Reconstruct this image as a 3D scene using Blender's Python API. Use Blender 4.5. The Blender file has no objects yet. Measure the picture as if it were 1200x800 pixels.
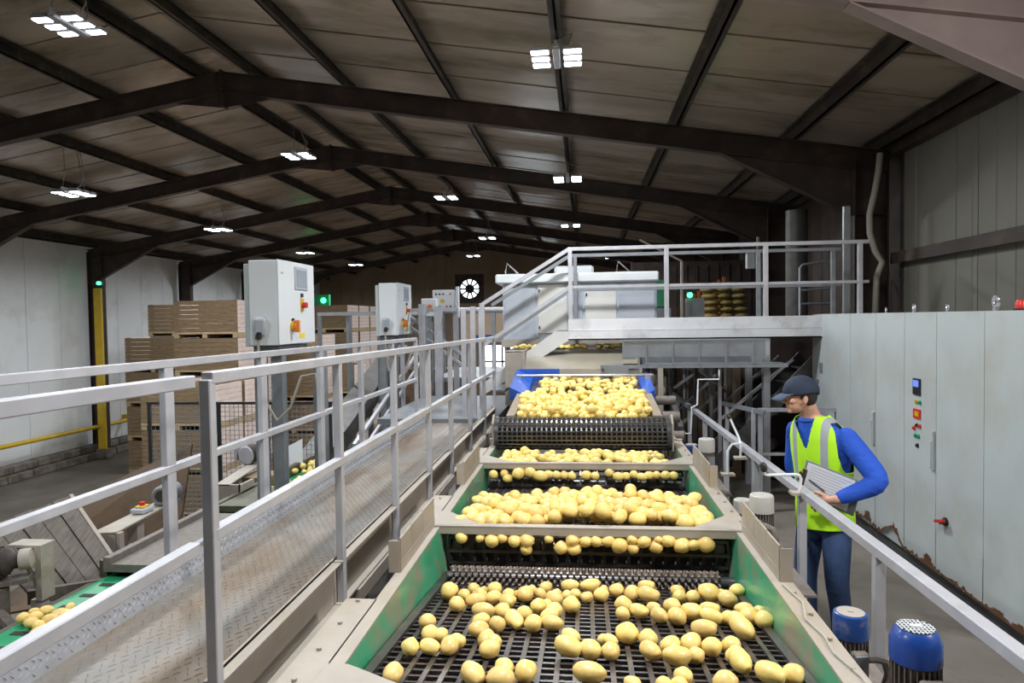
import bpy, bmesh, math, random
from mathutils import Vector, Matrix, noise
random.seed(7)
sc = bpy.context.scene
COL = sc.collection
PI = math.pi
# ------------------------------------------------------------------ camera
yaw, pitch, roll = 0.10629, 0.03214, -0.015
cam = bpy.data.cameras.new('camera'); camo = bpy.data.objects.new('camera', cam); COL.objects.link(camo)
F = Vector((-math.sin(yaw)*math.cos(pitch), math.cos(yaw)*math.cos(pitch), -math.sin(pitch)))
R_ = Vector((math.cos(yaw), math.sin(yaw), 0)); U_ = R_.cross(F)
R2 = R_*math.cos(roll)+U_*math.sin(roll); U2 = -R_*math.sin(roll)+U_*math.cos(roll)
M = Matrix((R2, U2, -F)).transposed().to_4x4(); M.translation = Vector((0, 0, 2.25))
camo.matrix_world = M
cam.sensor_width = 36; cam.lens = 24; cam.clip_end = 200
sc.camera = camo
# ------------------------------------------------------------------ world, exposure, light levels
w = bpy.data.worlds.new('world'); sc.world = w; w.use_nodes = True
bg = w.node_tree.nodes['Background']; bg.inputs[0].default_value = (0.78, 0.9, 1, 1); bg.inputs[1].default_value = 4.0
vs = sc.view_settings; vs.view_transform = 'Standard'; vs.look = 'None'; vs.gamma = 1; vs.use_curve_mapping = False
vs.exposure = 0.0
LAMP_W = 168.0          # watts of each LED floodlight
SIDE_W = 120.0         # watts of the wall floodlight on the right
LAMP_COL = (0.93, 0.97, 1.0)
# ------------------------------------------------------------------ materials
MATS = {}
def pm(name, col, rough=.5, metal=0., var=0., vscale=3., dirt=None, dscale=2., dth=.55, bump=0., bscale=40., stretch=(1,1,1), rand=0., emis=None, es=0., spec=.5, coat=0.):
    m = bpy.data.materials.new(name); m.use_nodes = True; MATS[name] = m
    nt = m.node_tree; N = nt.nodes; L = nt.links; b = N['Principled BSDF']
    b.inputs['Base Color'].default_value = (*col, 1); b.inputs['Roughness'].default_value = rough; b.inputs['Metallic'].default_value = metal
    b.inputs['Specular IOR Level'].default_value = spec
    if coat: b.inputs['Coat Weight'].default_value = coat; b.inputs['Coat Roughness'].default_value = .15
    if emis: b.inputs['Emission Color'].default_value = (*emis, 1); b.inputs['Emission Strength'].default_value = es
    tc = N.new('ShaderNodeTexCoord'); mp = N.new('ShaderNodeMapping'); mp.inputs['Scale'].default_value = stretch
    L.new(tc.outputs['Object'], mp.inputs[0]); cur = None
    if var or dirt:
        rgb = N.new('ShaderNodeRGB'); rgb.outputs[0].default_value = (*col, 1); cur = rgb.outputs[0]
    if var:
        n = N.new('ShaderNodeTexNoise'); n.inputs['Scale'].default_value = vscale; n.inputs['Detail'].default_value = 5
        L.new(mp.outputs[0], n.inputs[0])
        mr = N.new('ShaderNodeMapRange'); mr.inputs[1].default_value = .25; mr.inputs[2].default_value = .75; mr.inputs[3].default_value = 1-var; mr.inputs[4].default_value = 1+var
        L.new(n.outputs[0], mr.inputs[0])
        hs = N.new('ShaderNodeHueSaturation'); L.new(cur, hs.inputs['Color']); L.new(mr.outputs[0], hs.inputs['Value']); cur = hs.outputs[0]
    if dirt:
        n = N.new('ShaderNodeTexNoise'); n.inputs['Scale'].default_value = dscale; n.inputs['Detail'].default_value = 8; n.inputs['Roughness'].default_value = .65
        L.new(mp.outputs[0], n.inputs[0])
        mr = N.new('ShaderNodeMapRange'); mr.inputs[1].default_value = dth-.08; mr.inputs[2].default_value = dth+.12
        L.new(n.outputs[0], mr.inputs[0])
        mx = N.new('ShaderNodeMix'); mx.data_type = 'RGBA'; L.new(mr.outputs[0], mx.inputs['Factor']); L.new(cur, mx.inputs['A']); mx.inputs['B'].default_value = (*dirt, 1); cur = mx.outputs['Result']
    if rand:
        if cur is None:
            rgb = N.new('ShaderNodeRGB'); rgb.outputs[0].default_value = (*col, 1); cur = rgb.outputs[0]
        oi = N.new('ShaderNodeObjectInfo'); mr = N.new('ShaderNodeMapRange'); mr.inputs[3].default_value = 1-rand; mr.inputs[4].default_value = 1+rand
        L.new(oi.outputs['Random'], mr.inputs[0]); hs = N.new('ShaderNodeHueSaturation'); L.new(cur, hs.inputs['Color']); L.new(mr.outputs[0], hs.inputs['Value'])
        m2 = N.new('ShaderNodeMapRange'); m2.inputs[3].default_value = .496; m2.inputs[4].default_value = .510; L.new(oi.outputs['Random'], m2.inputs[0]); L.new(m2.outputs[0], hs.inputs['Hue']); cur = hs.outputs[0]
    if cur is not None: L.new(cur, b.inputs['Base Color'])
    if bump:
        n = N.new('ShaderNodeTexNoise'); n.inputs['Scale'].default_value = bscale; n.inputs['Detail'].default_value = 4; L.new(mp.outputs[0], n.inputs[0])
        bp = N.new('ShaderNodeBump'); bp.inputs['Strength'].default_value = bump; bp.inputs['Distance'].default_value = .01; L.new(n.outputs[0], bp.inputs['Height']); L.new(bp.outputs[0], b.inputs['Normal'])
    return m
galv = pm('galvanised', (.43,.43,.46), .42, .12, .12, 8, dirt=(.42,.37,.31), dscale=3, dth=.66)
galvd = pm('galvanised_dull', (.25,.265,.285), .5, .35, .15, 6)
dusty = pm('dusty_steel', (.40,.36,.31), .6, .1, .14, 5, dirt=(.33,.27,.21), dscale=4, dth=.62, bump=.1)
creamst = pm('cream_steel', (.39,.345,.295), .55, .1, .1, 5, dirt=(.36,.30,.22), dscale=3, dth=.6)
deckm = pm('walkway_deck', (.25,.235,.215), .55, .1, .25, 3, dirt=(.21,.16,.115), dscale=2.5, dth=.5, stretch=(1,.35,1))
treadm = pm('tread_plate', (.36,.37,.40), .6, .0, .12, 10)
green = pm('green_paint', (.06,.38,.20), .35, 0, .15, 4, dirt=(.30,.27,.19), dscale=3.2, dth=.56, coat=.3)
greenb = pm('green_belt', (.02,.30,.13), .4, 0, .2, 8)
rubber = pm('black_rubber', (.055,.046,.043), .33, .1, .3, 14, dirt=(.13,.095,.075), dscale=9, dth=.6, coat=.3)
rubberd = pm('drum_steel', (.10,.10,.105), .3, .5, .3, 14, dirt=(.15,.13,.10), dscale=9, dth=.6, coat=.3)
dark = pm('dark_recess', (.018,.016,.014), .7, 0, .3, 4)
stud = pm('stud_rubber', (.30,.24,.21), .3, 0, .3, 14, coat=.4)
rust = pm('dark_red_oxide', (.060,.042,.036), .55, .2, .35, 3, dirt=(.12,.075,.05), dscale=3, dth=.62)
purl = pm('purlin_steel', (.055,.042,.033), .5, .3, .35, 6, dirt=(.13,.115,.085), dscale=6, dth=.62)
roofm = pm('roof_board', (.46,.375,.305), .27, .2, .18, 1.2, dirt=(.22,.175,.11), dscale=.9, dth=.55, stretch=(.5,1.3,1))
seam = pm('roof_seam', (.03,.025,.02), .7)
wallw = pm('white_panel', (.86,.89,.91), .45, 0, .05, 1.2, dirt=(.70,.72,.68), dscale=.8, dth=.6)
wallg = pm('grey_panel', (.20,.19,.158), .5, .1, .12, 1.2, dirt=(.2,.18,.14), dscale=2, dth=.68)
backm = pm('brown_panel', (.30,.22,.15), .6, 0, .2, 1)
blockm = pm('concrete_block', (.20,.18,.155), .8, 0, .3, 4, dirt=(.09,.07,.05), dscale=3, dth=.5, bump=.4, bscale=20)
floorm = pm('concrete_floor', (.235,.205,.175), .55, 0, .14, 2, dirt=(.15,.125,.10), dscale=1.5, dth=.58, bump=.1)
floorl = pm('low_floor', (.12,.108,.092), .6, 0, .2, 2, dirt=(.09,.07,.055), dscale=1.2, dth=.52)
cabm = pm('grey_enamel', (.50,.545,.55), .38, 0, .05, 1.5, dirt=(.46,.46,.42), dscale=1.3, dth=.55, coat=.2)
whitep = pm('white_enamel', (.74,.77,.79), .3, 0, .03, 2, coat=.3)
greyp = pm('pale_grey_plastic', (.42,.45,.50), .35)
yellow = pm('yellow_paint', (.62,.42,.02), .45, 0, .12, 5)
red = pm('red_plastic', (.65,.03,.02), .35)
orange = pm('orange_plastic', (.75,.22,.02), .35)
black = pm('black_plastic', (.02,.02,.022), .4)
silver = pm('silver_steel', (.62,.63,.65), .25, .8)
bluep = pm('blue_paint', (.014,.06,.24), .35, 0, .1, 6, dirt=(.30,.28,.26), dscale=7, dth=.62, coat=.3)
bluem = pm('blue_gloss', (.012,.055,.27), .32, 0, .06, 6, dirt=(.06,.10,.26), dscale=5, dth=.64, coat=.2)
motorg = pm('motor_dust', (.19,.165,.145), .6, .1, .25, 18)
capg = pm('dusty_cap', (.47,.46,.42), .5, .1, .08, 9)
wood = pm('crate_wood', (.21,.145,.08), .7, 0, .35, 5, stretch=(1,1,7), bump=.2)
woodlit = pm('lit_crate_wood', (.78,.63,.57), .7, 0, .15, 5, stretch=(1,1,7))  # crate wood lightened, light falling on the side boards painted in
oldwood = pm('grey_wood', (.15,.128,.108), .75, 0, .35, 9, stretch=(6,1,1), bump=.3)
brownst = pm('brown_sheet', (.13,.075,.035), .55, 0, .4, 2, dirt=(.03,.018,.01), dscale=2, dth=.5)
glassd = pm('display_glass', (.03,.05,.12), .1)
bluebelt = pm('blue_plastic', (.02,.10,.50), .3, 0, .1, 5, coat=.4)
stainless = pm('stainless', (.36,.325,.26), .35, .5, .1, 6, dirt=(.34,.28,.18), dscale=3, dth=.58)
skin = pm('skin', (.62,.34,.24), .5, 0, .06, 20)
jeans = pm('denim', (.045,.085,.20), .8, 0, .25, 9, bump=.25, bscale=120)
swt = pm('blue_jersey', (.016,.09,.55), .8, 0, .12, 10, bump=1.0, bscale=14, stretch=(1,1,1.8))
lime = pm('lime_fabric', (.50,.95,.02), .6, 0, .05, 10, emis=(.4,.95,.02), es=0.0)
refl = pm('reflective_tape', (.34,.37,.40), .35, .2)
capm = pm('navy_cap', (.018,.028,.055), .8, 0, .1, 20)
hairm = pm('dark_hair', (.02,.013,.01), .6, 0, .2, 60)
paper = pm('paper', (.80,.82,.86), .6)
ink = pm('paper_ink', (.35,.38,.45), .6)
potm = pm('potato_skin', (.88,.62,.20), .42, 0, .07, 9, dirt=(.66,.42,.13), dscale=26, dth=.70, bump=.12, bscale=30, rand=.07, coat=.25)
ledm = pm('led_lens', (.9,.95,1), .3, emis=(.88,.95,1), es=14)
glow = pm('green_lamp', (.0,.6,.15), .3, emis=(.05,1,.25), es=6)
ylw = pm('yellow_label', (.85,.62,.03), .5)
orangesheet = pm('orange_sheet', (.30,.09,.015), .5, 0, .2, 3)
cable = pm('grey_cable', (.40,.36,.30), .6)
pmrust = pm('rust_edge', (.13,.055,.025), .8, 0, .35, 12)
plinthm = pm('dark_plinth', (.05,.052,.055), .55, 0, .2, 4)
glassblue = pm('display_blue', (.05,.1,.4), .1, emis=(.15,.25,.9), es=1.0)
green_b = pm('green_button', (.0,.28,.12), .35)
whitegal = pm('painted_grey_steel', (.66,.67,.70), .4, .0, .08, 4, dirt=(.38,.37,.36), dscale=2, dth=.58)
creamgal = pm('pale_stringer', (.60,.60,.60), .45, .1, .06, 5)
sortg = pm('sorter_grey', (.47,.51,.58), .35, 0, .04, 2)
creamdoor = pm('cream_door', (.66,.65,.61), .4, 0, .03, 2)
silvg = pm('bright_galv', (.55,.58,.6), .28, .6, .1, 5)
sackm = pm('net_sack', (.20,.16,.045), .7, 0, .4, 14)
greyp2 = pm('board_grey', (.22,.24,.26), .5)
clipm = pm('clip_brown', (.10,.07,.05), .35, .5)
limed = pm('vest_seam', (.15,.35,.02), .6)
capvis = pm('visor_navy', (.06,.09,.15), .8, 0, .1, 20)
glassp = pm('grey_pane', (.34,.37,.42), .15)
palewood = pm('pale_wood', (.45,.34,.20), .7, 0, .2, 6)
olive = pm('olive_steel', (.10,.095,.062), .5, .1, .25, 5)
motordark = pm('dirty_motor', (.045,.035,.03), .75, 0, .4, 12, bump=.4)
dks = pm('dark_steel', (.11,.105,.10), .5, .2, .3, 6)
oxide_lit = pm('lit_red_oxide', (.30,.235,.225), .5, 0, .2, 3)  # red oxide lightened: lamp light on the nearest frame put into its colour
feedm = pm('brown_side', (.27,.215,.16), .6, 0, .2, 5)

def vest_material(L):
    m = pm('vest_fabric', (.50,.95,.02), .6); nt = m.node_tree; N = nt.nodes; K = nt.links; b = N['Principled BSDF']; tc = N.new('ShaderNodeTexCoord')
    def mth(op, a, b_=None, c=None):
        n = N.new('ShaderNodeMath'); n.operation = op
        for i, q in enumerate((a, b_, c)):
            if q is None: continue
            if isinstance(q, (int, float)): n.inputs[i].default_value = q
            else: K.new(q, n.inputs[i])
        return n.outputs[0]
    dt = N.new('ShaderNodeVectorMath'); dt.operation = 'DOT_PRODUCT'; K.new(tc.outputs['Object'], dt.inputs[0]); dt.inputs[1].default_value = L
    sx = N.new('ShaderNodeSeparateXYZ'); K.new(tc.outputs['Object'], sx.inputs[0])
    u = mth('ABSOLUTE', mth('ADD', dt.outputs['Value'], .006)); z = sx.outputs['Z']
    v = mth('MULTIPLY', mth('COMPARE', u, .108, .022), mth('GREATER_THAN', z, 1.07)); h = mth('COMPARE', z, 1.06, .036)
    e = mth('COMPARE', u, .002, .0022)
    mk = mth('MAXIMUM', v, h); mx = N.new('ShaderNodeMix'); mx.data_type = 'RGBA'; K.new(mk, mx.inputs['Factor']); mx.inputs['A'].default_value = (.50,.95,.02,1); mx.inputs['B'].default_value = (.36,.39,.42,1)
    K.new(mx.outputs['Result'], b.inputs['Base Color']); return m
# ------------------------------------------------------------------ mesh builder
def V(*a): return Vector(a)
class MB:
    def __init__(s): s.v = []; s.f = []; s.m = []; s.cm = 0
    def mat(s, i): s.cm = i; return s
    def add(s, vs_, fs):
        o = len(s.v); s.v += [Vector(q) for q in vs_]; s.f += [tuple(o+i for i in f) for f in fs]; s.m += [s.cm]*len(fs); return s
    def box(s, x0, y0, z0, x1, y1, z1):
        return s.add([(x0,y0,z0),(x1,y0,z0),(x1,y1,z0),(x0,y1,z0),(x0,y0,z1),(x1,y0,z1),(x1,y1,z1),(x0,y1,z1)],
                     [(0,3,2,1),(4,5,6,7),(0,1,5,4),(1,2,6,5),(2,3,7,6),(3,0,4,7)])
    def hexa(s, b, t):   # bottom quad (ccw from above), top quad
        return s.add(list(b)+list(t), [(0,3,2,1),(4,5,6,7),(0,1,5,4),(1,2,6,5),(2,3,7,6),(3,0,4,7)])
    def bar(s, p, q, wd, ht=None, up=(0,0,1)):
        p = Vector(p); q = Vector(q); ht = wd if ht is None else ht; d = (q-p).normalized(); up = Vector(up)
        if abs(d.dot(up)) > .98: up = Vector((0,1,0))
        x = d.cross(up).normalized()*wd/2; z = x.normalized().cross(d)*ht/2
        return s.add([p-x-z,p+x-z,p+x+z,p-x+z,q-x-z,q+x-z,q+x+z,q-x+z],[(0,1,2,3),(7,6,5,4),(0,4,5,1),(1,5,6,2),(2,6,7,3),(3,7,4,0)])
    def cyl(s, p, q, r, n=16, r2=None, caps=True):
        p = Vector(p); q = Vector(q); r2 = r if r2 is None else r2; d = (q-p).normalized(); up = V(0,0,1) if abs(d.z) < .95 else V(1,0,0)
        x = d.cross(up).normalized(); y = d.cross(x); vs_ = []
        for c, rr in ((p, r), (q, r2)):
            for i in range(n): a = 2*PI*i/n; vs_.append(c+x*math.cos(a)*rr+y*math.sin(a)*rr)
        fs = [(i,(i+1)%n,n+(i+1)%n,n+i) for i in range(n)]
        if caps: fs += [tuple(range(n))[::-1], tuple(range(n,2*n))]
        return s.add(vs_, fs)
    def lathe(s, p, q, prof, n=24):   # prof: list of (t along axis metres, r)
        p = Vector(p); d = (Vector(q)-p).normalized(); up = V(0,0,1) if abs(d.z) < .95 else V(1,0,0)
        x = d.cross(up).normalized(); y = d.cross(x); vs_ = []
        for t, r in prof:
            for i in range(n): a = 2*PI*i/n; vs_.append(p+d*t+x*math.cos(a)*r+y*math.sin(a)*r)
        fs = []
        for k in range(len(prof)-1):
            for i in range(n): fs.append((k*n+i, k*n+(i+1)%n, (k+1)*n+(i+1)%n, (k+1)*n+i))
        fs += [tuple(range(n))[::-1], tuple(range((len(prof)-1)*n, len(prof)*n))]
        return s.add(vs_, fs)
    def tube(s, pts, r, n=8):
        pts = [Vector(q) for q in pts]; rings = []; x = None
        for i, c in enumerate(pts):
            d = (pts[min(i+1,len(pts)-1)]-pts[max(i-1,0)]).normalized()
            if x is None: up = V(0,0,1) if abs(d.z) < .9 else V(1,0,0); x = d.cross(up).normalized()
            x = (x-d*x.dot(d)).normalized(); y = d.cross(x); rr = r[i] if isinstance(r, (list, tuple)) else r
            rings.append([c+x*math.cos(2*PI*k/n)*rr+y*math.sin(2*PI*k/n)*rr for k in range(n)])
        vs_ = [q for g in rings for q in g]; m = len(pts)
        fs = [(k*n+i, k*n+(i+1)%n, (k+1)*n+(i+1)%n, (k+1)*n+i) for k in range(m-1) for i in range(n)]
        fs += [tuple(range(n))[::-1], tuple(range((m-1)*n, m*n))]
        return s.add(vs_, fs)
    def ball(s, c, r, n=12, rot=None, m=None):
        c = Vector(c); r = (r,r,r) if not isinstance(r, (tuple, list)) else r; m = m or n//2+1; vs_ = []
        for j in range(1, m):
            t = PI*j/m
            for i in range(n):
                a = 2*PI*i/n; q = Vector((r[0]*math.sin(t)*math.cos(a), r[1]*math.sin(t)*math.sin(a), r[2]*math.cos(t))); vs_.append(c+(rot@q if rot else q))
        a_ = Vector((0,0,r[2])); b_ = -a_
        vs_ += [c+(rot@a_ if rot else a_), c+(rot@b_ if rot else b_)]; T = len(vs_)-2
        fs = [(k*n+i, (k+1)*n+i, (k+1)*n+(i+1)%n, k*n+(i+1)%n) for k in range(m-2) for i in range(n)]
        fs += [(T, i, (i+1)%n) for i in range(n)] + [(T+1, (m-2)*n+(i+1)%n, (m-2)*n+i) for i in range(n)]
        return s.add(vs_, fs)
    def prism(s, poly, axis, a, b):   # poly in the other two axes, extruded along axis
        def mk(u, v, t): return {'x': (t,u,v), 'y': (u,t,v), 'z': (u,v,t)}[axis]
        n = len(poly); vs_ = [mk(u,v,a) for u,v in poly]+[mk(u,v,b) for u,v in poly]
        fs = [(i,(i+1)%n,n+(i+1)%n,n+i) for i in range(n)]+[tuple(range(n))[::-1], tuple(range(n,2*n))]
        return s.add(vs_, fs)
    def split(s, name, mat, parent, **kw):     # every loose piece becomes a part of its own
        par = list(range(len(s.v)))
        def find(a):
            while par[a] != a: par[a] = par[par[a]]; a = par[a]
            return a
        for f in s.f:
            for i in f[1:]: par[find(i)] = find(f[0])
        groups = {}
        for f in s.f: groups.setdefault(find(f[0]), []).append(f)
        for fs in groups.values():
            idx = sorted({i for f in fs for i in f}); mp = {a: k for k, a in enumerate(idx)}
            MB().add([s.v[i] for i in idx], [tuple(mp[i] for i in f) for f in fs]).build(name, mat, parent, **kw)
    def build(s, name, mats, parent=None, bevel=0, smooth=False, origin=None):
        if not isinstance(mats, (list, tuple)): mats = [mats]
        if parent is not None: org = Vector(parent['_o'])
        elif origin is not None: org = Vector(origin)
        else:
            xs = [q.x for q in s.v]; ys = [q.y for q in s.v]; zs = [q.z for q in s.v]
            org = V((min(xs)+max(xs))/2, (min(ys)+max(ys))/2, min(zs))
        me = bpy.data.meshes.new(name); me.from_pydata([q-org for q in s.v], [], s.f)
        for m in mats: me.materials.append(m)
        me.polygons.foreach_set('material_index', s.m)
        bm = bmesh.new(); bm.from_mesh(me); bmesh.ops.recalc_face_normals(bm, faces=bm.faces); bm.to_mesh(me); bm.free()
        if smooth: me.polygons.foreach_set('use_smooth', [True]*len(me.polygons)); 
        me.update()
        o = bpy.data.objects.new(name, me); COL.objects.link(o); o['_o'] = tuple(org)
        if parent is not None: o.parent = parent
        else: o.location = org
        if smooth and smooth != 'all': me.set_sharp_from_angle(angle=math.radians(38))
        if bevel: md = o.modifiers.new('bevel', 'BEVEL'); md.width = bevel; md.segments = 1; md.limit_method = 'ANGLE'; md.angle_limit = math.radians(40)
        return o
def tag(o, label=None, cat=None, group=None, kind=None):
    if label: o['label'] = label
    if cat: o['category'] = cat
    if group: o['group'] = group
    if kind: o['kind'] = kind
    return o
def thing(name, loc, label, cat, group=None):
    o = bpy.data.objects.new(name, None); COL.objects.link(o); o.location = loc; o.empty_display_size = .1; o['_o'] = tuple(loc)
    return tag(o, label, cat, group)
def struct(o): return tag(o, kind='structure')
def kids(o): return [c for c in COL.objects if c.parent == o]
def dup(o, loc, label=None, group=None, rz=None):
    c = o.copy(); COL.objects.link(c); c.location = loc; c['_o'] = tuple(loc)
    if rz is not None: c.rotation_euler = (0,0,rz)
    if label: c['label'] = label
    if group: c['group'] = group
    for ch in kids(o):
        d = ch.copy(); COL.objects.link(d); d.parent = c
        for g in kids(ch): e = g.copy(); COL.objects.link(e); e.parent = d
    return c
def B(*a): return MB().box(*a)
RX = -5.4                                   # ridge line
def zraf(x): return 6.05-.165*abs(x-RX)     # top of rafters
def zroof(x): return 6.27-.165*abs(x-RX)
XL, XR, YB, YF, ZL = -14.85, 4.35, 38.0, -6.0, -1.7
# ------------------------------------------------------------------ setting
struct(B(XL-.2,YF,ZL-.2,XR+.2,YB+4,ZL).build('floor', floorl))
m = B(1.18,-5.9,-.18,XR-.02,9.6,0); struct(m.build('floor', floorm))
# right wall: vertical sheets with open joints
m = MB(); y = YF
random.seed(3)
joints = [-4.5,-3.2,-1.9,-.6,.7,2.0,3.3,4.6,5.9,6.9,7.72,8.05,8.5,9.8,11.4,13,14.6,16.2,17.8,19.4,21,22.6,24.2,25.8,27.4,29,30.6,32.2,33.8,35.4,YB]
m.mat(1).box(XR,YF,ZL,XR+.1,YB,5.0).mat(0)
for y2 in joints:
    m.mat(0 if y2 < 9.9 else 2).box(XR-.035,y+.008,ZL,XR,y2-.008,4.62); y = y2
    m.box(XR-.042,y-.35,ZL,XR-.03,y-.335,4.62)
struct(m.build('wall_right', [wallg, dark, rust], bevel=.004))
m = MB(); m.bar((XR-.10,YF,3.0),(XR-.10,9.9,3.02),.12,.13).bar((XR-.16,YF,2.95),(XR-.16,9.9,2.97),.02,.07)
m.bar((XR-.10,YF,4.52),(XR-.10,YB,4.52),.14,.2); struct(m.build('trim_1', rust))
# left wall of white cold-store panels on blockwork
m = MB().mat(1).box(XL-.15,YF,ZL,XL-.03,YB,4.75).mat(0); y = YF
while y < YB: m.box(XL-.03,y+.006,-1.35,XL,y+1.19,4.62); y += 1.2
struct(m.build('wall_left', [wallw, seam], bevel=.003))
m = MB(); y = YF
while y < YB:
    m.box(XL,y+.01,ZL,XL+.42,y+.78,ZL+.2).box(XL,y+.3,ZL+.21,XL+.30,y+1.07,-1.30); y += .8
struct(m.build('baseboard_left', blockm, bevel=.02))
# a cold store standing inside the shed, beyond the second column
# back wall with two fan openings and a doorway
FX = [-6.29, -2.45]; FZ = 3.98; DX0, DX1, DZ1 = -5.75, -3.3, .85
m = MB(); Yb = YB-.7
def gz(x): return zroof(x)+.1
xs = [XL, -7.1, -5.5, DX0, DX1, -3.25, -1.65, XR]
def colwall(x0, x1, z0, z1=None):
    m.add([(x0,Yb,z0),(x1,Yb,z0),(x1,Yb,z1 if z1 else gz(x1)),(x0,Yb,z1 if z1 else gz(x0)),(x0,Yb+.15,z0),(x1,Yb+.15,z0),(x1,Yb+.15,z1 if z1 else gz(x1)),(x0,Yb+.15,z1 if z1 else gz(x0))],[(0,1,2,3),(7,6,5,4),(0,4,5,1),(1,5,6,2),(2,6,7,3),(3,7,4,0)])
fr = .8
colwall(XL, FX[0]-fr, ZL); colwall(FX[0]-fr, FX[0]+fr, ZL, FZ-fr) if False else None
colwall(FX[0]-fr, DX0, ZL, FZ-fr); colwall(DX0, DX1, DZ1, FZ-fr); colwall(DX1, FX[1]+fr, ZL, FZ-fr)
colwall(FX[0]-fr, RX, FZ+fr); colwall(RX, FX[0]+fr, FZ+fr) if FX[0]+fr > RX else None
colwall(max(RX, FX[0]+fr), FX[1]+fr, FZ+fr); colwall(FX[0]+fr, FX[1]-fr, FZ-fr, FZ+fr); colwall(FX[1]+fr, XR, ZL)
x = XL
while x < XR:
    if not (FX[0]-fr-.3 < x < FX[1]+fr): m.box(x,Yb-.03,ZL if not DX0-.2 < x < DX1+.1 else DZ1,x+.05,Yb,gz(x)-.1)
    x += .6
struct(m.build('wall_back', backm))
m = MB(); m.box(DX0-.12,Yb-.06,ZL,DX0,Yb,DZ1+.12).box(DX1,Yb-.06,ZL,DX1+.12,Yb,DZ1+.12).box(DX0,Yb-.06,DZ1,DX1,Yb,DZ1+.12); m.box((DX0+DX1)/2-.05,Yb-.05,ZL,(DX0+DX1)/2+.05,Yb,DZ1).box(DX0,Yb-.05,-.1,DX1,Yb,0)
struct(m.build('door_1', galvd))
struct(B(XL-.2,YF-.2,ZL,XR+.2,YF,6.4).build('wall_front', wallg))
# roof: two slopes of lining boards with joints across
m = MB()
def slope(x0, x1, y0, y1, dz0, dz1):
    a, b = zroof(x0), zroof(x1)
    m.hexa([(x0,y0,a+dz0),(x1,y0,b+dz0),(x1,y1,b+dz0),(x0,y1,a+dz0)], [(x0,y0,a+dz1),(x1,y0,b+dz1),(x1,y1,b+dz1),(x0,y1,a+dz1)])
for x0, x1 in ((XL-.2, RX), (RX, XR+.2)):
    m.mat(1); slope(x0, x1, YF-.2, YB+.2, .03, .12); m.mat(0); y = YF; k = 0
    while y < YB:
        d = (.72, .42, .72, .42)[k % 4] if True else .6
        st = .012 if k % 2 else 0
        slope(x0, x1, y+.009, y+d-.009, -st, .03); y += d; k += 1
struct(m.build('ceiling', [roofm, seam]))
px = [-14.0,-12.4,-10.9,-9.9+.55,-7.34,-5.85,-5.0,-3.5,-1.9,-.26,1.35,2.95,4.0]
px = [-14.3,-12.7,-11.05,-9.2,-7.4,-5.85,-5.0,-3.55,-1.9,-.26,1.34,2.95,4.1]
for i, x in enumerate(px):
    z = zraf(x); s_ = 1 if x > RX else -1; m = MB()
    m.box(x-.012,YF,z+.04,x+.012,YB,z+.21); m.box(x-.012 if s_ > 0 else x-.06,YF,z+.04,x+.06 if s_ > 0 else x+.012,YB,z+.054); m.box(x-.08 if s_ > 0 else x-.012,YF,z+.19,x+.012 if s_ > 0 else x+.08,YB,z+.205)
    struct(m.build('trim_%d' % (i+2), purl))
# ------------------------------------------------------------------ portal frames
FY = [.8,5.35,9.95,14.4,19.0,23.6,28.2,32.8]
fl = ['', 'dark steel portal frame nearest camera, only its right knee in the top right corner', 'dark steel portal frame spanning the top of the view, the nearest whole one', 'second whole dark steel portal frame, behind the hanging light near its apex', 'third whole dark steel portal frame, its left column above the yellow post', 'fourth whole dark steel portal frame, its left column behind the crate stacks','fifth whole dark steel portal frame, far down the shed','sixth and farthest dark steel portal frame before the back wall']
DR = .31
def rafter(m, x0, x1, y, dz0, dz1, half):
    m.hexa([(x0,y-half,zraf(x0)-dz1),(x1,y-half,zraf(x1)-dz1),(x1,y+half,zraf(x1)-dz1),(x0,y+half,zraf(x0)-dz1)], [(x0,y-half,zraf(x0)-dz0),(x1,y-half,zraf(x1)-dz0),(x1,y+half,zraf(x1)-dz0),(x0,y+half,zraf(x0)-dz0)])
for k, y in enumerate(FY):
    if k == 0: continue
    t = thing('portal_frame', (RX, y, ZL), fl[k], 'steel frame', 'portal frames along the shed')
    for s_, xe in ((-1, XL+.15), (1, XR-.2)):
        m = MB(); a, b = (xe, RX) if s_ < 0 else (RX, xe)
        rafter(m, a, b, y, 0, DR, .006); rafter(m, a, b, y, 0, .014, .075); rafter(m, a, b, y, DR-.014, DR, .075)
        fm = rust if k > 1 else oxide_lit
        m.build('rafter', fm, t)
        # haunch
        xc = xe-s_*.45; xh = xc-s_*1.75; zt, zb = zraf(xh)-DR, zraf(xc)-DR-.62
        m = MB(); m.hexa([(xh,y-.006,zt-.01),(xc,y-.006,zb),(xc,y+.006,zb),(xh,y+.006,zt-.01)], [(xh,y-.006,zt),(xc,y-.006,zraf(xc)-DR),(xc,y+.006,zraf(xc)-DR),(xh,y+.006,zt)])
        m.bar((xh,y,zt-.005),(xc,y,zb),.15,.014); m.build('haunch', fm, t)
        m = MB(); c0, c1 = min(xc, xe), max(xc, xe)
        zt = zraf(xe)-.02
        m.box(c0,y-.09,ZL,c0+.016,y+.09,zt-.05).box(c1-.016,y-.09,ZL,c1,y+.09,zt).box(c0,y-.008,ZL,c1,y+.008,zt-.04); m.box(c0,y-.08,zb-.01,c1,y+.08,zb+.004)
        m.build('column', rust, t)
    m = MB().box(RX-.012,y-.1,zraf(RX)-DR-.22,RX+.012,y+.1,zraf(RX)+.02)
    m.prism([(RX-.75,zraf(RX-.75)-DR),(RX,zraf(RX)-DR-.22),(RX+.75,zraf(RX+.75)-DR),(RX,zraf(RX)-DR+.02)], 'y', y-.006, y+.006); m.build('apex_plate', rust, t)
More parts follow.
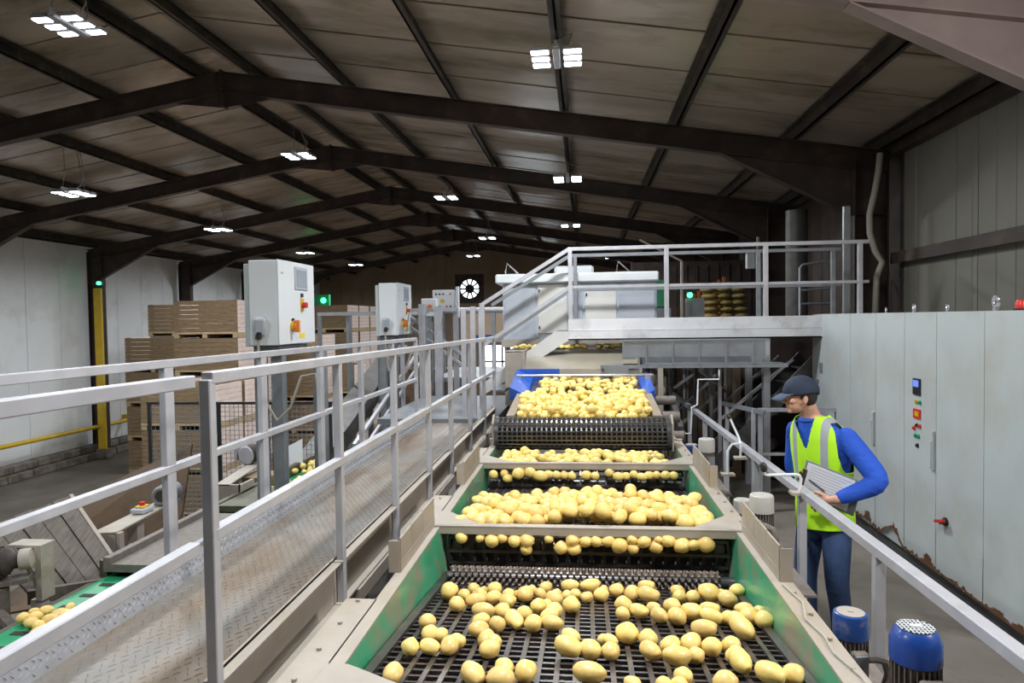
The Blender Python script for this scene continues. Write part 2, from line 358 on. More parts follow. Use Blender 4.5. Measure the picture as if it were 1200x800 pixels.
# ------------------------------------------------------------------ LED floodlights
def floodlight(loc, label):
    x, y, z = loc; t = thing('led_floodlight', loc, label, 'ceiling light', 'LED floodlights under the roof')
    m = MB().box(x-.035,y-.27,z,x+.035,y+.27,z+.06); m.box(x-.02,y-.3,z+.02,x+.02,y+.3,z+.09); m.build('spine', galv, t, bevel=.004)
    for s_ in (-1, 1):
        for j in (-1, 0, 1):
            m = MB().box(x+s_*.07,y+j*.18-.06,z+.012,x+s_*.265,y+j*.18+.06,z+.045); 
            for q in range(5): m.box(x+s_*(.08+q*.04),y+j*.18-.055,z+.045,x+s_*(.085+q*.04),y+j*.18+.055,z+.07)
            p = m.build('lamp_module', galv, t)
            B(x+s_*.08,y+j*.18-.043,z+.002,x+s_*.255,y+j*.18+.043,z+.013).build('lens', ledm, p)
    zt = zraf(x)
    for s_ in (-1, 1): MB().tube([(x,y+s_*.26,z+.09),(x+.03,y+s_*.24,(z+zt)/2),(x-.01,y+s_*.2,zt+.01)], .006, 5).build('hanging_wire', galvd, t)
    MB().tube([(x,y,z+.09),(x+.12,y+.02,z+.16),(x+.16,y+.05,z+.28),(x+.05,y+.1,(z+zt)/2+.15),(x,y+.1,zt+.02)], .008, 6).build('power_cable', cable, t)
    l = bpy.data.lights.new('lamp_light', 'AREA'); l.shape = 'RECTANGLE'; l.size = .5; l.size_y = .46; l.energy = LAMP_W; l.color = LAMP_COL; l.spread = math.radians(170)
    lo = bpy.data.objects.new('lamp_light', l); COL.objects.link(lo); lo.parent = t; lo.location = (0,0,-.012)
for loc, lb in [((-.26,7.3,4.98),'large bright LED floodlight right of the top centre, the nearest over the conveyors'),
    ((-.29,13.1,4.88),'LED floodlight beyond the nearest frame, in the row above the conveyors'),
    ((-.36,19.6,4.88),'LED floodlight glaring just above the upper platform handrail'),
    ((1.15,28.5,4.72),'small far LED floodlight seen between the platform handrails'),
    ((-5.5,6.95,5.48),'large LED floodlight in the top left corner, six lenses visible'),
    ((-5.5,12.9,5.48),'LED floodlight hanging just in front of the second frame apex'),
    ((-3.4,16.9,5.3),'small LED floodlight right of the third frame apex'),
    ((-3.24,23.0,5.0),'LED floodlight left of the glaring one, over the white machine'),
    ((-4.7,29.0,4.98),'tiny farthest LED floodlight near the back wall ridge'),
    ((-9.14,11.5,4.62),'LED floodlight at the left edge, under the second frame'),
    ((-9.2,16.5,4.62),'glaring LED floodlight by the third frame, above the crates'),
    ((-10.2,24.3,4.8),'small LED floodlight just above the right edge of the nearest control cabinet'),
    ((-10.2,29.9,4.8),'glaring small LED floodlight far away between the two control cabinets'),
    ((-.26,2.3,4.98),'LED floodlight over the near end, out of the frame'), ((-5.5,.9,5.48),'LED floodlight over the near left bay, out of the frame'),
    ((-9.3,5.5,4.62),'LED floodlight over the left bay, out of the frame')]:
    floodlight(loc, lb)

# wall-mounted floodlight on the right-hand side, beside the viewpoint
t = thing('wall_floodlight', (4.1,1.6,3.7), 'LED floodlight fixed to the right wall beside the viewpoint, out of the frame', 'wall light')
dv = V(-1,.30,-.42).normalized(); c = V(4.12,1.6,3.9)
MB().bar(c, c+dv*.10, .42, .34).build('housing', galv, t, bevel=.01); MB().bar(c+dv*.10, c+dv*.105, .38, .30).build('lens', ledm, t); MB().box(4.12,1.55,3.86,XR-.03,1.65,3.94).build('bracket', galvd, t)
l = bpy.data.lights.new('lamp_light', 'AREA'); l.shape = 'RECTANGLE'; l.size = .38; l.size_y = .30; l.energy = SIDE_W; l.color = (1,.93,.88); l.spread = math.radians(165)
lo = bpy.data.objects.new('lamp_light', l); COL.objects.link(lo); lo.parent = t; lo.location = c+dv*.12-Vector(t.location); lo.rotation_euler = dv.to_track_quat('-Z','Y').to_euler()
# ------------------------------------------------------------------ raised walkway
WY0, WY1 = .3, 8.15
t = thing('walkway', (-1.5, 4.2, ZL), 'long raised walkway with a dusty tread-plate deck running beside the conveyors', 'walkway')
m = MB().box(-1.95,WY0,.985,-1.12,WY1,1.0)
m.build('deck', deckm, t)
m = MB(); k = 0
y = WY0+.02
while y < WY1:
    for i in range(20):
        x = -1.93+i*.042+(.021 if k % 2 else 0); a = .013 if (i+k) % 2 else -.013
        m.add([(x-.010,y-a-.003,1.0),(x+.010,y+a-.003,1.0),(x+.010,y+a+.003,1.0),(x-.010,y-a+.003,1.0),(x-.006,y-a*.6,1.003),(x+.006,y+a*.6,1.003)], [(0,1,5,4),(2,3,4,5),(1,2,5),(3,0,4)])
    y += .036; k += 1
tag(m.build('deck_tread', deckm, t), 'raised lozenge tread pattern on the deck')
m = MB().box(-1.965,WY0,.93,-1.95,WY1,1.15); m.box(-1.97,WY0,1.145,-1.94,WY1,1.152); k = 0; y = WY0+.02
while y < WY1-.03:
    for i in range(5):
        z = 1.02+i*.026+(.015 if k % 2 else 0); a = .008 if (i+k) % 2 else -.008; x = -1.95
        m.add([(x,y-.008,z-a-.0025),(x,y+.008,z+a-.0025),(x,y+.008,z+a+.0025),(x,y-.008,z-a+.0025),(x+.003,y-.005,z-a*.6),(x+.003,y+.005,z+a*.6)], [(0,1,5,4),(2,3,4,5),(1,2,5),(3,0,4)])
    y += .03; k += 1
tag(m.build('toe_plate', treadm, t), 'grey tread-plate toe board on the far side')
m = MB(); y = WY0
for y2 in (1.86,2.86,3.76,4.62,5.42,6.35,7.2,WY1):
    m.box(-1.12,y+.006,1.0,-1.105,y2-.006,1.2); m.box(-1.13,y+.006,1.193,-1.07,y2-.006,1.2); m.box(-1.105,y+.006,1.0,-1.07,y2-.006,1.012); y = y2
    m.box(-1.105,y-.7,.93,-1.06,y-.006,1.0)
tag(m.build('side_channel', creamst, t, bevel=.002), 'dusty cream edge channel facing the conveyors')
m = MB()
for y in (1.2,3.3,5.4,7.5):
    for x in (-1.85,-1.22): m.box(x-.04,y-.04,ZL,x+.04,y+.04,.93)
    m.box(-1.93,y-.04,.86,-1.13,y+.04,.985)
m.build('support_frame', dusty, t)
def guard_rail(x, ys, z0, top, mid, wd, label, pw=.036, y0=None, y1=None, zb=None, mat=galv, sl=0.010, pl=.036):
    t = thing('guard_rail', (x, ys[0], z0), label, 'guard rail', 'guard rails of the walkway')
    y0 = ys[0] if y0 is None else y0; y1 = ys[-1] if y1 is None else y1
    def tz(y): return top-sl*(y-1.5)
    MB().bar((x,y0,tz(y0)-wd/2),(x,y1,tz(y1)-wd/2),wd).build('top_rail', mat, t, bevel=.003)
    B(x-wd/2,y0,mid-wd,x+wd/2,y1,mid).build('mid_rail', mat, t, bevel=.003)
    for y in ys: B(x-pw/2+.001,y-pl/2,z0,x+pw/2-.001,y+pl/2,tz(y)-wd*.6).build('post', mat, t, bevel=.003)
    return t
guard_rail(-1.085, [.9], .95, 2.112, 1.645, .035, 'near end of the inner guard rail, stopping short of the first tall post', y0=.3, y1=1.775)
guard_rail(-1.085, [1.86,2.9,3.78,4.64,5.42,6.35,7.25,8.1], .95, 2.116, 1.655, .036, 'inner guard rail of square tube between the walkway deck and the conveyors')
guard_rail(-1.99, [1.0,2.02,3.06,4.03,4.96,5.9,6.9,7.9], .95, 2.092, 1.577, .038, 'outer guard rail on the left edge of the walkway', sl=.006, pl=.07)
# ------------------------------------------------------------------ conveyor modules
def gridbelt(m, x0, x1, y0, z0, y1, z1, cx=.045, cy=.055, t=.011):
    n = int((x1-x0)/cx); L = math.hypot(y1-y0, z1-z0); k = int(L/cy)
    for i in range(n+1): x = x0+(x1-x0)*i/n; m.bar((x,y0,z0+.002),(x,y1,z1+.002),t*1.35,t)
    for j in range(k+1): u = j/k; m.bar((x0,y0+(y1-y0)*u,z0+(z1-z0)*u-.002),(x1,y0+(y1-y0)*u,z0+(z1-z0)*u-.002),t*.85,t*.9)
def griddrum(m, x0, x1, yc, zc, r, a0, a1, na, cx=.045, t=.009):
    n = int((x1-x0)/cx)
    pts = [(yc+r*math.cos(a0+(a1-a0)*j/na), zc+r*math.sin(a0+(a1-a0)*j/na)) for j in range(na+1)]
    for (y, z) in pts: m.bar((x0,y,z),(x1,y,z),t*1.1)
    for i in range(n+1):
        x = x0+(x1-x0)*i/n
        for (ya, za), (yb, zb) in zip(pts, pts[1:]): m.bar((x,ya,za),(x,yb,zb),t)
XA, XB = -.79, .765
def conveyor(y0, y1, zt, zb, label, shields=True, flw_=.17, wide=.58, slots=(.3,.62), sl=.12):
    t = thing('conveyor_bed', ((XA+XB)/2, (y0+y1)/2, ZL), label, 'conveyor', 'stepped conveyor beds in the main line')
    for s_, x in ((-1, XA), (1, XB)):
        flw = flw_ if s_ < 0 else .08
        m = MB(); xi = x-s_*.03; th = s_*.006
        b = [(xi,y0,zb-.32),(xi+th,y0,zb-.32),(xi+th,y1,zb-.32),(xi,y1,zb-.32)]; tp = [(x,y0,zt),(x+th,y0,zt),(x+th,y1,zt),(x,y1,zt)]
        m.hexa(b, tp); tag(m.build('side_wall', green, t), 'green painted inner side wall')
        m = MB(); ye = y1 if s_ > 0 else y0+wide
        m.box(min(x,x+s_*flw),y0,zt,max(x,x+s_*flw),ye,zt+.008); m.box(min(x+s_*flw,x+s_*(flw+.006)),y0,zb-.5 if s_ > 0 else zt-.05,max(x+s_*flw,x+s_*(flw+.006)),ye,zt+.008)
        if s_ < 0: m.box(x-.05,ye,zt,x,y1,zt+.008).box(x-.056,y0,zb-.5,x-.05,y1,zt+.008).box(x-flw,ye-.005,zt-.05,x-.05,ye,zt)
        y = y0+.1
        while y < ye: m.cyl((x+s_*flw*.7,y,zt+.008),(x+s_*flw*.7,y,zt+.018),.009,6); y += .2
        tag(m.build('top_flange', creamst, t), 'dusty cream top flange with bolt heads')
        # rubber seal
        m = MB(); m.bar((xi-s_*.015,y0+.02,zb+.005),(xi-s_*.015,y1-.05,zb+.005-sl*(y1-y0)),.035,.02); m.build('edge_seal', rubber, t)
        if shields:
            ys = y1-.72; xs_ = x+s_*.035; m = MB()
            cuts = [ys]+[ys+.68*c for c in slots]+[ys+.68]
            for a, b_ in zip(cuts, cuts[1:]): m.box(xs_-.004,a+.006,zt+.05,xs_+.004,b_-.002,zt+.16+.01*(a-ys))
            m.box(xs_-.005,ys,zt+.006,xs_+.005,ys+.68,zt+.055); m.box(min(xs_,xs_+s_*.05),ys-.005,zt+.008,max(xs_,xs_+s_*.05),ys+.0,zt+.15)
            tag(m.build('shield_plate', creamst, t), 'slotted cream shield plate standing on the flange')
    m = MB(); yb = y1
    m.box(XA-.10,yb-.055,zt+.008,XB+.10,yb,zt+.016).box(XA-.10,yb-.055,zt-.028,XB+.10,yb-.048,zt+.010)
    for s_, x in ((-1, XA), (1, XB)):
        m.prism([(x-s_*-.02,yb-.05),(x-s_*.20,yb-.01),(x-s_*.20,yb),(x,yb+.22),(x+s_*.05,yb+.22),(x+s_*.05,yb-.05)], 'z', zt+.009, zt+.017)
    tag(m.build('cross_bar', creamst, t), 'dusty cream cross bar with corner gussets')
    m = MB().box(XA+.03,y0+.02,zb-.40,XB-.03,y1-.02,zb-.39); m.build('drip_pan', dark, t)
    m = MB()
    for x in (XA-.1, XB+.1):
        for y in (y0+.3, y1-.3): m.box(x-.03,y-.03,ZL,x+.03,y+.03,zb-.4)
    m.split('support_leg', dusty, t)
    return t
# nearest bed
def z1(y): return 1.03-.13*(y-2.35)
def z2(y): return 1.08-.09*(y-3.75)
def z3(y): return 1.06-.07*(y-5.3)
c1 = conveyor(1.3, 3.64, 1.13, 1.16, 'nearest conveyor bed with green sides at the bottom of the view', wide=1.33)
m = MB().box(XA-.10,1.895,1.138,XB+.08,1.95,1.146).box(XA-.10,1.895,1.10,XB+.08,1.902,1.14)
for s_, x in ((-1, XA), (1, XB)): m.prism([(x-s_*.30,1.94),(x-s_*.30,1.95),(x-s_*.02,2.10),(x+s_*.05,2.10),(x+s_*.05,1.90)], 'z', 1.139, 1.147)
tag(m.build('cross_bar', creamst, c1), 'near cross bar, only its corner gussets in view')
m = MB(); gridbelt(m, XA+.045, XB-.045, 1.6, z1(1.6), 3.38, z1(3.38), .062, .052, .0135)
tag(m.build('mesh_belt', rubber, c1), 'glossy black open mesh belt')
m = MB(); gridbelt(m, XA+.045, XB-.045, 1.6, z1(1.6)-.2, 3.34, z1(3.34)-.2, .062, .052, .011); m.build('return_belt', rubber, c1)
m = MB()
for y in (2.2,2.55,2.9,3.25): m.cyl((XA,y,z1(y)-.055),(XB,y,z1(y)-.055),.026,10)
m.split('support_roller', rubberd, c1, smooth=True)
m = MB()
for i in range(14): x = XA+.08+i*.108; m.box(x,2.1,.68,x+.05,3.3,.70)
m.build('catch_grid', dks, c1)
m = MB().box(XA+.05,2.3,.60,XB-.05,2.72,.62); m.build('lower_tray', green, c1)
# studded roller under the second drop
def stud_roller(y, z, label):
    t = thing('studded_roller', ((XA+XB)/2, y, z-.05), label, 'roller')
    MB().cyl((XA+.06,y,z),(XB-.03,y,z),.028,16).build('shaft', rubberd, t, smooth=True)
    m = MB(); n = 84
    for i in range(n):
        x = XA+.08+(XB-XA-.19)*i/(n-1)
        for k in range(7):
            a = 2*PI*k/7+(i % 2)*.45; d = V(0,math.cos(a),math.sin(a)); c = V(x,y,z); m.bar(c+d*.02, c+d*.056, .011, .009)
    m.build('studs', stud, t); return t
stud_roller(3.50, .905, 'long roller covered in brown rubber studs beneath the first black drum')
c2 = conveyor(3.66, 5.25, 1.13, 1.09, 'second conveyor bed heaped with potatoes, between the two cream cross bars')
m = MB(); gridbelt(m, XA+.05, XB-.05, 3.74, z2(3.74), 5.12, z2(5.12), .064, .06, .012); m.build('mesh_belt', rubber, c2)
m = MB(); griddrum(m, XA+.04, XB-.03, 3.73, .985, .10, PI*.5, PI*1.42, 4, .064, .015); tag(m.build('drum_mesh', rubber, c2), 'black mesh wrapped round the front drum')
m = MB(); m.cyl((XA+.04,3.73,.985),(XB-.03,3.73,.985),.055,24)
for i in range(24): x = XA+.072+i*.0645; m.cyl((x-.02,3.73,.985),(x+.02,3.73,.985),.078,8)
m.build('drum', rubberd, c2, smooth=True)
c3 = conveyor(5.27, 6.3, 1.13, 1.07, 'third conveyor bed, short, in front of the big perforated drum', shields=False)
m = MB(); gridbelt(m, XA+.05, XB-.05, 5.32, z3(5.32), 6.2, z3(6.2), .064, .06, .010); m.build('mesh_belt', rubber, c3)
m = MB(); griddrum(m, XA+.04, XB-.04, 5.30, .965, .10, PI*.5, PI*1.45, 4, .064, .014); tag(m.build('drum_mesh', rubber, c3), 'black mesh wrapped round the front drum')
m = MB(); m.cyl((XA+.04,5.30,.965),(XB-.04,5.30,.965),.07,24); m.build('drum', rubberd, c3, smooth=True)
B(XA+.02,5.36,.6,XB-.02,5.39,.93).build('front_plate', dark, c3)
# perforated drum
t = thing('perforated_drum', (-.04, 6.03, 1.1), 'wide black perforated drum with square holes across the line', 'drum')
x0, x1, yc, zc, r = -.80, .725, 6.03, 1.235, .138
m = MB(); na = 22; n = 34
for j in range(na):
    a = 2*PI*j/na; m.bar((x0+.03,yc+r*math.cos(a),zc+r*math.sin(a)),(x1-.03,yc+r*math.cos(a),zc+r*math.sin(a)),.012,.010)
for i in range(n+1):
    x = x0+.03+(x1-x0-.06)*i/n
    for j in range(na):
        a, b_ = 2*PI*j/na, 2*PI*(j+1)/na; m.bar((x,yc+r*math.cos(a),zc+r*math.sin(a)),(x,yc+r*math.cos(b_),zc+r*math.sin(b_)),.013,.008)
m.build('perforated_shell', rubberd, t)
m = MB(); m.cyl((x0,yc,zc),(x0+.035,yc,zc),.145,32).cyl((x1-.035,yc,zc),(x1,yc,zc),.145,32); m.split('end_disc', rubberd, t, smooth=True)
MB().cyl((x0,yc,zc),(x1,yc,zc),.105,24).build('inner_core', dark, t, smooth=True)
m = MB()
for x in (x0-.03, x1+.012): m.prism([(5.95,1.098),(6.2,1.098),(6.16,1.36),(6.06,1.40),(5.98,1.33)], 'x', x, x+.018)
m.split('bearing_plate', creamst, t)
# inclined feed bed above the drum
t = thing('feed_conveyor', (-.02, 6.6, 1.2), 'fourth conveyor bed, narrower, packed full of potatoes behind the perforated drum', 'conveyor')
m = MB(); m.hexa([(-.64,6.16,1.28),(.60,6.16,1.28),(.62,7.12,1.36),(-.66,7.12,1.36)], [(-.64,6.16,1.31),(.60,6.16,1.31),(.62,7.12,1.39),(-.66,7.12,1.39)]); m.build('belt', rubber, t)
m = MB()
for xa, xb in ((-.72,-.64),(.60,.68)): m.hexa([(xa,6.14,1.2),(xb,6.14,1.2),(xb,7.15,1.3),(xa,7.15,1.3)], [(xa,6.14,1.38),(xb,6.14,1.38),(xb,7.15,1.47),(xa,7.15,1.47)])
tag(m.build('side_wall', feedm, t, bevel=.004), 'dusty brown side walls'); m = MB()
for x in (-.68,.64):
    for y in (6.4,7.0): m.box(x-.03,y-.03,ZL,x+.03,y+.03,1.25)
m.split('support_leg', dusty, t)
t = thing('blue_conveyor', (-.02, 7.6, 1.3), 'blue plastic conveyor with potatoes under the steel chute', 'conveyor')
m = MB(); m.hexa([(-.60,7.2,1.41),(.60,7.2,1.41),(.60,8.0,1.50),(-.60,8.0,1.50)], [(-.60,7.2,1.43),(.60,7.2,1.43),(.60,8.0,1.52),(-.60,8.0,1.52)]); m.box(-.6,7.17,1.36,.6,7.2,1.44); m.build('belt', rubber, t)
m = MB(); m.hexa([(-.80,7.2,1.40),(-.6,7.2,1.40),(-.6,8.05,1.50),(-.80,8.05,1.5)],[(-.80,7.2,1.53),(-.62,7.2,1.44),(-.62,8.05,1.55),(-.80,8.05,1.66)]); m.box(-.78,8.05,1.50,-.3,8.08,1.66); m.hexa([(.6,7.2,1.40),(.72,7.2,1.40),(.72,8.05,1.5),(.6,8.05,1.5)],[(.61,7.2,1.44),(.72,7.2,1.5),(.72,8.05,1.62),(.61,8.05,1.55)]); m.box(-.6,7.19,1.43,.6,7.2,1.46)
tag(m.build('side_guard', bluebelt, t), 'bright blue side and back guards')
B(-.3,8.05,1.50,.66,8.08,1.66).build('back_plate', dusty, t)
MB().cyl((-.78,7.8,1.60),(.72,7.8,1.60),.018,10).build('spray_bar', silver, t, smooth=True)
m = MB()
for x in (-.76,.70): m.box(x-.03,7.76,1.45,x+.03,7.84,1.61); m.box(x-.03,7.5,ZL,x+.03,7.56,1.42)
m.split('bracket', dusty, t)
t = thing('steel_chute', (0, 8.3, 1.5), 'wide dirty stainless chute sloping down to the blue conveyor', 'chute')
m = MB(); m.hexa([(-.72,8.1,1.60),(.62,8.1,1.60),(.62,8.62,1.84),(-.72,8.62,1.84)],[(-.72,8.09,1.625),(.62,8.09,1.625),(.62,8.61,1.862),(-.72,8.61,1.862)]); m.build('slope_plate', stainless, t)
m = MB().box(-.98,8.3,1.42,-.72,8.32,1.86).box(-.98,8.3,1.85,-.72,8.7,1.86); m.box(-.74,8.08,1.52,-.72,8.7,1.88); m.build('side_plate', dusty, t); B(.62,8.08,1.52,.64,8.7,1.88).build('side_plate', dusty, t)
B(-.98,8.64,1.83,.62,9.55,1.86).build('upper_belt', rubber, t)
m = MB()
for x in (-.95,.58): m.box(x,8.66,ZL,x+.05,8.71,1.83)
m.split('support_leg', dusty, t)
# ------------------------------------------------------------------ potatoes
PM = []
for k in range(9):
    m = MB().ball((0,0,0), .5, 16, m=11); el = [1.0,1.12,1.25,1.4,1.6,1.05,1.3,1.18,1.75][k]; fl_ = [.92,.9,.88,.85,.85,.95,.8,.9,.85][k]
    off = Vector((k*7.3,k*3.1,k*1.7))
    for q in m.v:
        n_ = noise.noise(q*2.3+off)*.12+noise.noise(q*5+off)*.035; q *= 1+n_; q.x *= el**.5; q.y /= el**.5; q.z *= fl_/(el**.25)
        q.z += .12*(k in (3, 8))*(q.x**2)
    o = m.build('potato', potm, smooth='all', origin=(0,0,0)); me = o.data; bpy.data.objects.remove(o); PM.append(me)
def pick(e): return min(range(9), key=lambda i: abs([1.0,1.12,1.25,1.4,1.6,1.05,1.3,1.18,1.75][i]-e)+random.random()*.14)
NP = [0]
def potato(x, y, z, s, e=1.2, a=None, label='', group=''):
    o = bpy.data.objects.new('potato', PM[pick(e)]); COL.objects.link(o); o.location = (x,y,z); s = max(.04, min(.115, s)); o.scale = (s,s,s)
    o.rotation_euler = (random.uniform(-.3,.3), random.uniform(-.3,.3), random.uniform(0,PI) if a is None else a+random.uniform(-.15,.15))
    tag(o, label, 'potato', group); NP[0] += 1
P1=[(-0.651,3.14,0.084,1.05,0),(-0.578,2.952,0.073,1.05,0),(-0.576,3.124,0.059,1,0),(-0.55,3.226,0.061,1,0),(-0.499,3.231,0.043,1,0),(-0.502,3.119,0.069,1,0),(-0.447,3.223,0.071,1,0),(-0.501,3.004,0.087,1.4,0),(-0.431,3.068,0.075,1.2,0),(-0.367,3.145,0.062,1,0),(-0.361,3.007,0.08,1.3,30),(-0.653,2.702,0.069,1,0),(-0.606,2.554,0.073,1.1,90),(-0.568,2.558,0.059,1,0),(-0.575,2.411,0.075,1.3,10),(-0.506,2.425,0.078,1.2,60),(-0.491,2.495,0.063,1.1,0),(-0.646,2.403,0.073,1.2,0),(-0.638,2.149,0.079,1.3,60),(-0.443,2.842,0.095,1.6,10),(-0.438,2.728,0.074,1.3,0),(-0.428,2.614,0.083,1.3,-20),(-0.366,2.87,0.077,1.2,0),(-0.367,2.702,0.067,1,0),(-0.31,2.759,0.086,1.5,50),(-0.384,2.521,0.074,1.2,0),(-0.352,2.501,0.057,1,0),(-0.354,2.404,0.077,1.3,-10),(-0.373,2.153,0.09,1.4,30),(-0.281,2.233,0.077,1.3,40),(-0.28,2.128,0.089,1.2,0),(-0.331,3.185,0.042,1,0),(-0.29,3.136,0.083,1.2,0),(-0.347,3.088,0.041,1,0),(-0.268,3.267,0.047,1,0),(-0.222,3.184,0.056,1,0),(-0.202,3.287,0.072,1.4,-40),(-0.145,3.204,0.049,1,0),(-0.084,3.299,0.086,1.6,5),(-0.098,3.184,0.049,1,0),(-0.056,3.188,0.056,1,0),(-0.152,3.084,0.081,1.3,20),(-0.216,2.957,0.078,1.2,-40),(-0.183,3.014,0.053,1,0),(-0.269,2.856,0.067,1,0),(-0.144,2.913,0.071,1,0),(-0.161,2.831,0.075,1.4,0),(-0.22,2.717,0.073,1,0),(-0.144,2.718,0.085,1.5,5),(-0.071,2.983,0.082,1.1,0),(-0.289,2.734,0.073,1.4,50),(0.013,3.301,0.094,1.8,-15),(-0.004,3.146,0.059,1.2,80),(0.08,3.315,0.043,1,0),(0.064,3.181,0.07,1,0),(0.137,3.232,0.088,1.4,0),(0.209,3.196,0.077,1,0),(0.285,3.336,0.08,1.4,20),(0.279,3.163,0.097,1.4,20),(0.157,3.017,0.08,1.2,0),(0.148,2.902,0.061,1,0),(0.219,2.925,0.078,1.4,15),(0.285,2.998,0.066,1.3,30),(0.295,2.859,0.089,1.5,40),(-0.066,2.585,0.072,1.2,20),(-0.072,2.433,0.099,1.5,15),(0.007,2.434,0.08,1.2,20),(0.058,2.59,0.046,1,0),(0.084,2.569,0.058,1.3,20),(0.079,2.435,0.072,1.1,80),(0.148,2.615,0.091,1.1,40),(0.224,2.583,0.07,1,0),(0.221,2.442,0.083,1.3,30),(-0.206,2.211,0.074,1,0),(0.003,2.197,0.101,1.6,5),(0.138,2.149,0.069,1.5,0),(0.425,3.262,0.072,1.2,0),(0.422,3.189,0.063,1,0),(0.485,3.195,0.064,1,0),(0.563,3.215,0.1,1.2,0),(0.63,3.295,0.044,1,0),(0.642,3.259,0.051,1,0),(0.632,3.146,0.084,1.2,20),(0.706,3.303,0.081,1.3,80),(0.369,3.017,0.074,1,0),(0.37,2.866,0.077,1,0),(0.437,2.912,0.097,1.5,35),(0.524,2.985,0.08,1.4,5),(0.51,2.862,0.09,1.5,5),(0.582,2.897,0.059,1,0),(0.604,2.843,0.077,1.2,40),(0.669,2.985,0.081,1.5,0),(0.669,2.897,0.079,1,0),(0.737,3.002,0.054,1,0),(0.717,2.855,0.075,1.1,0),(0.597,2.711,0.111,1.6,35),(0.451,2.696,0.094,1.4,15),(0.299,2.515,0.08,1.3,-30),(0.377,2.538,0.081,1.2,0),(0.306,2.38,0.098,1.7,-10),(0.379,2.438,0.061,1,0),(0.448,2.516,0.072,1,0),(0.522,2.538,0.075,1.2,40),(0.512,2.444,0.062,1,0),(0.513,2.352,0.103,1.7,50),(0.307,2.234,0.067,1.2,50),(0.286,2.175,0.055,1,0),(0.238,2.17,0.055,1,0),(0.432,2.19,0.077,1,0),(0.588,2.257,0.095,1.4,30),(0.667,2.283,0.075,1.1,70)]
P2=[(-0.676,3.6,1.08,0.059),(-0.572,3.6,1.078,0.044),(-0.508,3.6,1.065,0.07),(-0.326,3.6,1.023,0.059),(-0.384,3.6,1.068,0.066),(-0.321,3.6,1.071,0.073),(-0.137,3.6,1.034,0.066),(-0.067,3.6,1.032,0.066),(-0.077,3.6,1.076,0.066),(-0.004,3.6,1.072,0.059),(-0.202,3.6,1.083,0.044),(-0.452,3.6,1.08,0.051),(-0.008,3.6,1.072,0.059),(0.048,3.6,1.073,0.059),(0.11,3.6,1.076,0.059),(0.171,3.6,1.055,0.08),(0.239,3.6,1.042,0.059),(0.297,3.6,1.078,0.066),(0.358,3.6,1.05,0.062),(0.422,3.6,1.084,0.066),(0.493,3.6,1.062,0.08),(0.553,3.6,1.066,0.059),(0.613,3.6,1.07,0.08),(0.236,3.6,1.086,0.051),(0.369,3.6,1.088,0.044)]
P3=[(-0.708,5.16,1.066,0.068),(-0.6,5.16,1.031,0.057),(-0.63,5.16,1.073,0.053),(-0.516,5.16,1.068,0.09),(-0.432,5.16,1.064,0.083),(-0.348,5.16,1.064,0.083),(-0.287,5.16,1.068,0.053),(-0.227,5.16,1.066,0.053),(-0.169,5.16,1.063,0.06),(-0.112,5.16,1.064,0.06),(-0.001,5.16,1.06,0.068),(0.066,5.16,1.061,0.06),(0.171,5.16,1.069,0.057),(0.238,5.16,1.067,0.068),(0.297,5.16,1.066,0.06),(0.356,5.16,1.068,0.045),(0.412,5.16,1.069,0.06),(0.467,5.16,1.072,0.045),(0.525,5.16,1.07,0.06),(0.588,5.16,1.07,0.063),(0.647,5.16,1.071,0.045),(0.005,5.16,0.942,0.053),(0.073,5.16,0.943,0.057)]
P4=[(-3.711,4.047,0.36,0.1),(-3.719,4.146,0.36,0.071),(-3.643,4.07,0.36,0.109),(-3.645,4.17,0.36,0.096),(-3.597,3.985,0.36,0.108),(-3.512,3.948,0.36,0.096),(-3.502,4.027,0.36,0.117),(-3.517,4.124,0.36,0.109),(-3.52,4.226,0.36,0.085),(-3.437,4.093,0.36,0.136),(-3.42,3.856,0.36,0.142),(-3.38,3.757,0.36,0.148),(-3.374,4.275,0.36,0.059),(-3.373,3.909,0.36,0.057),(-3.368,3.553,0.36,0.054)]
random.seed(11)
G1 = 'potatoes on the nearest mesh belt'
for x, y, s, e, a in P1:
    s *= 1.04
    potato(x, y, z1(y)+.005+s*.43, s/(e**.3), e, math.radians(-a*1.6) if a else None, 'washed yellow potato lying on the nearest black mesh belt', G1)
for x, y, z, s in P2: potato(x, y, z, s*1.22, 1.15, None, 'yellow potato rolling over the front drum of the second conveyor bed', 'potatoes dropping off the second bed')
for x, y, z, s in P4: potato(x+.03, y, .345, s*.85, 1.3, None, 'yellow potato on the green belt at lower left', 'potatoes on the green belt')
REST = []; yy = 3.73; k = 0
while yy < 4.47:
    n = 16; 
    for i in range(n):
        x = XA+.10+(XB-XA-.2)*(i+.5*(k % 2))/(n-.5)+random.uniform(-.02,.02)
        if x < -.55 and random.random() < .35 and yy > 3.9: continue
        hump = .02*math.sin(x*5+1)+.03*random.random()+(.035 if random.random() < .25 else 0)
        if NP[0] >= 300: REST.append((x, yy, z2(yy)+.045+max(0,hump)))
        else: potato(x, yy+random.uniform(-.02,.02), z2(yy)+.045+max(0,hump), random.uniform(.078,.100), random.choice([1,1.2,1.3,1.5]), None, 'pale yellow potato in the heap on the second conveyor bed', 'potatoes heaped on the second bed')
    yy += .074; k += 1
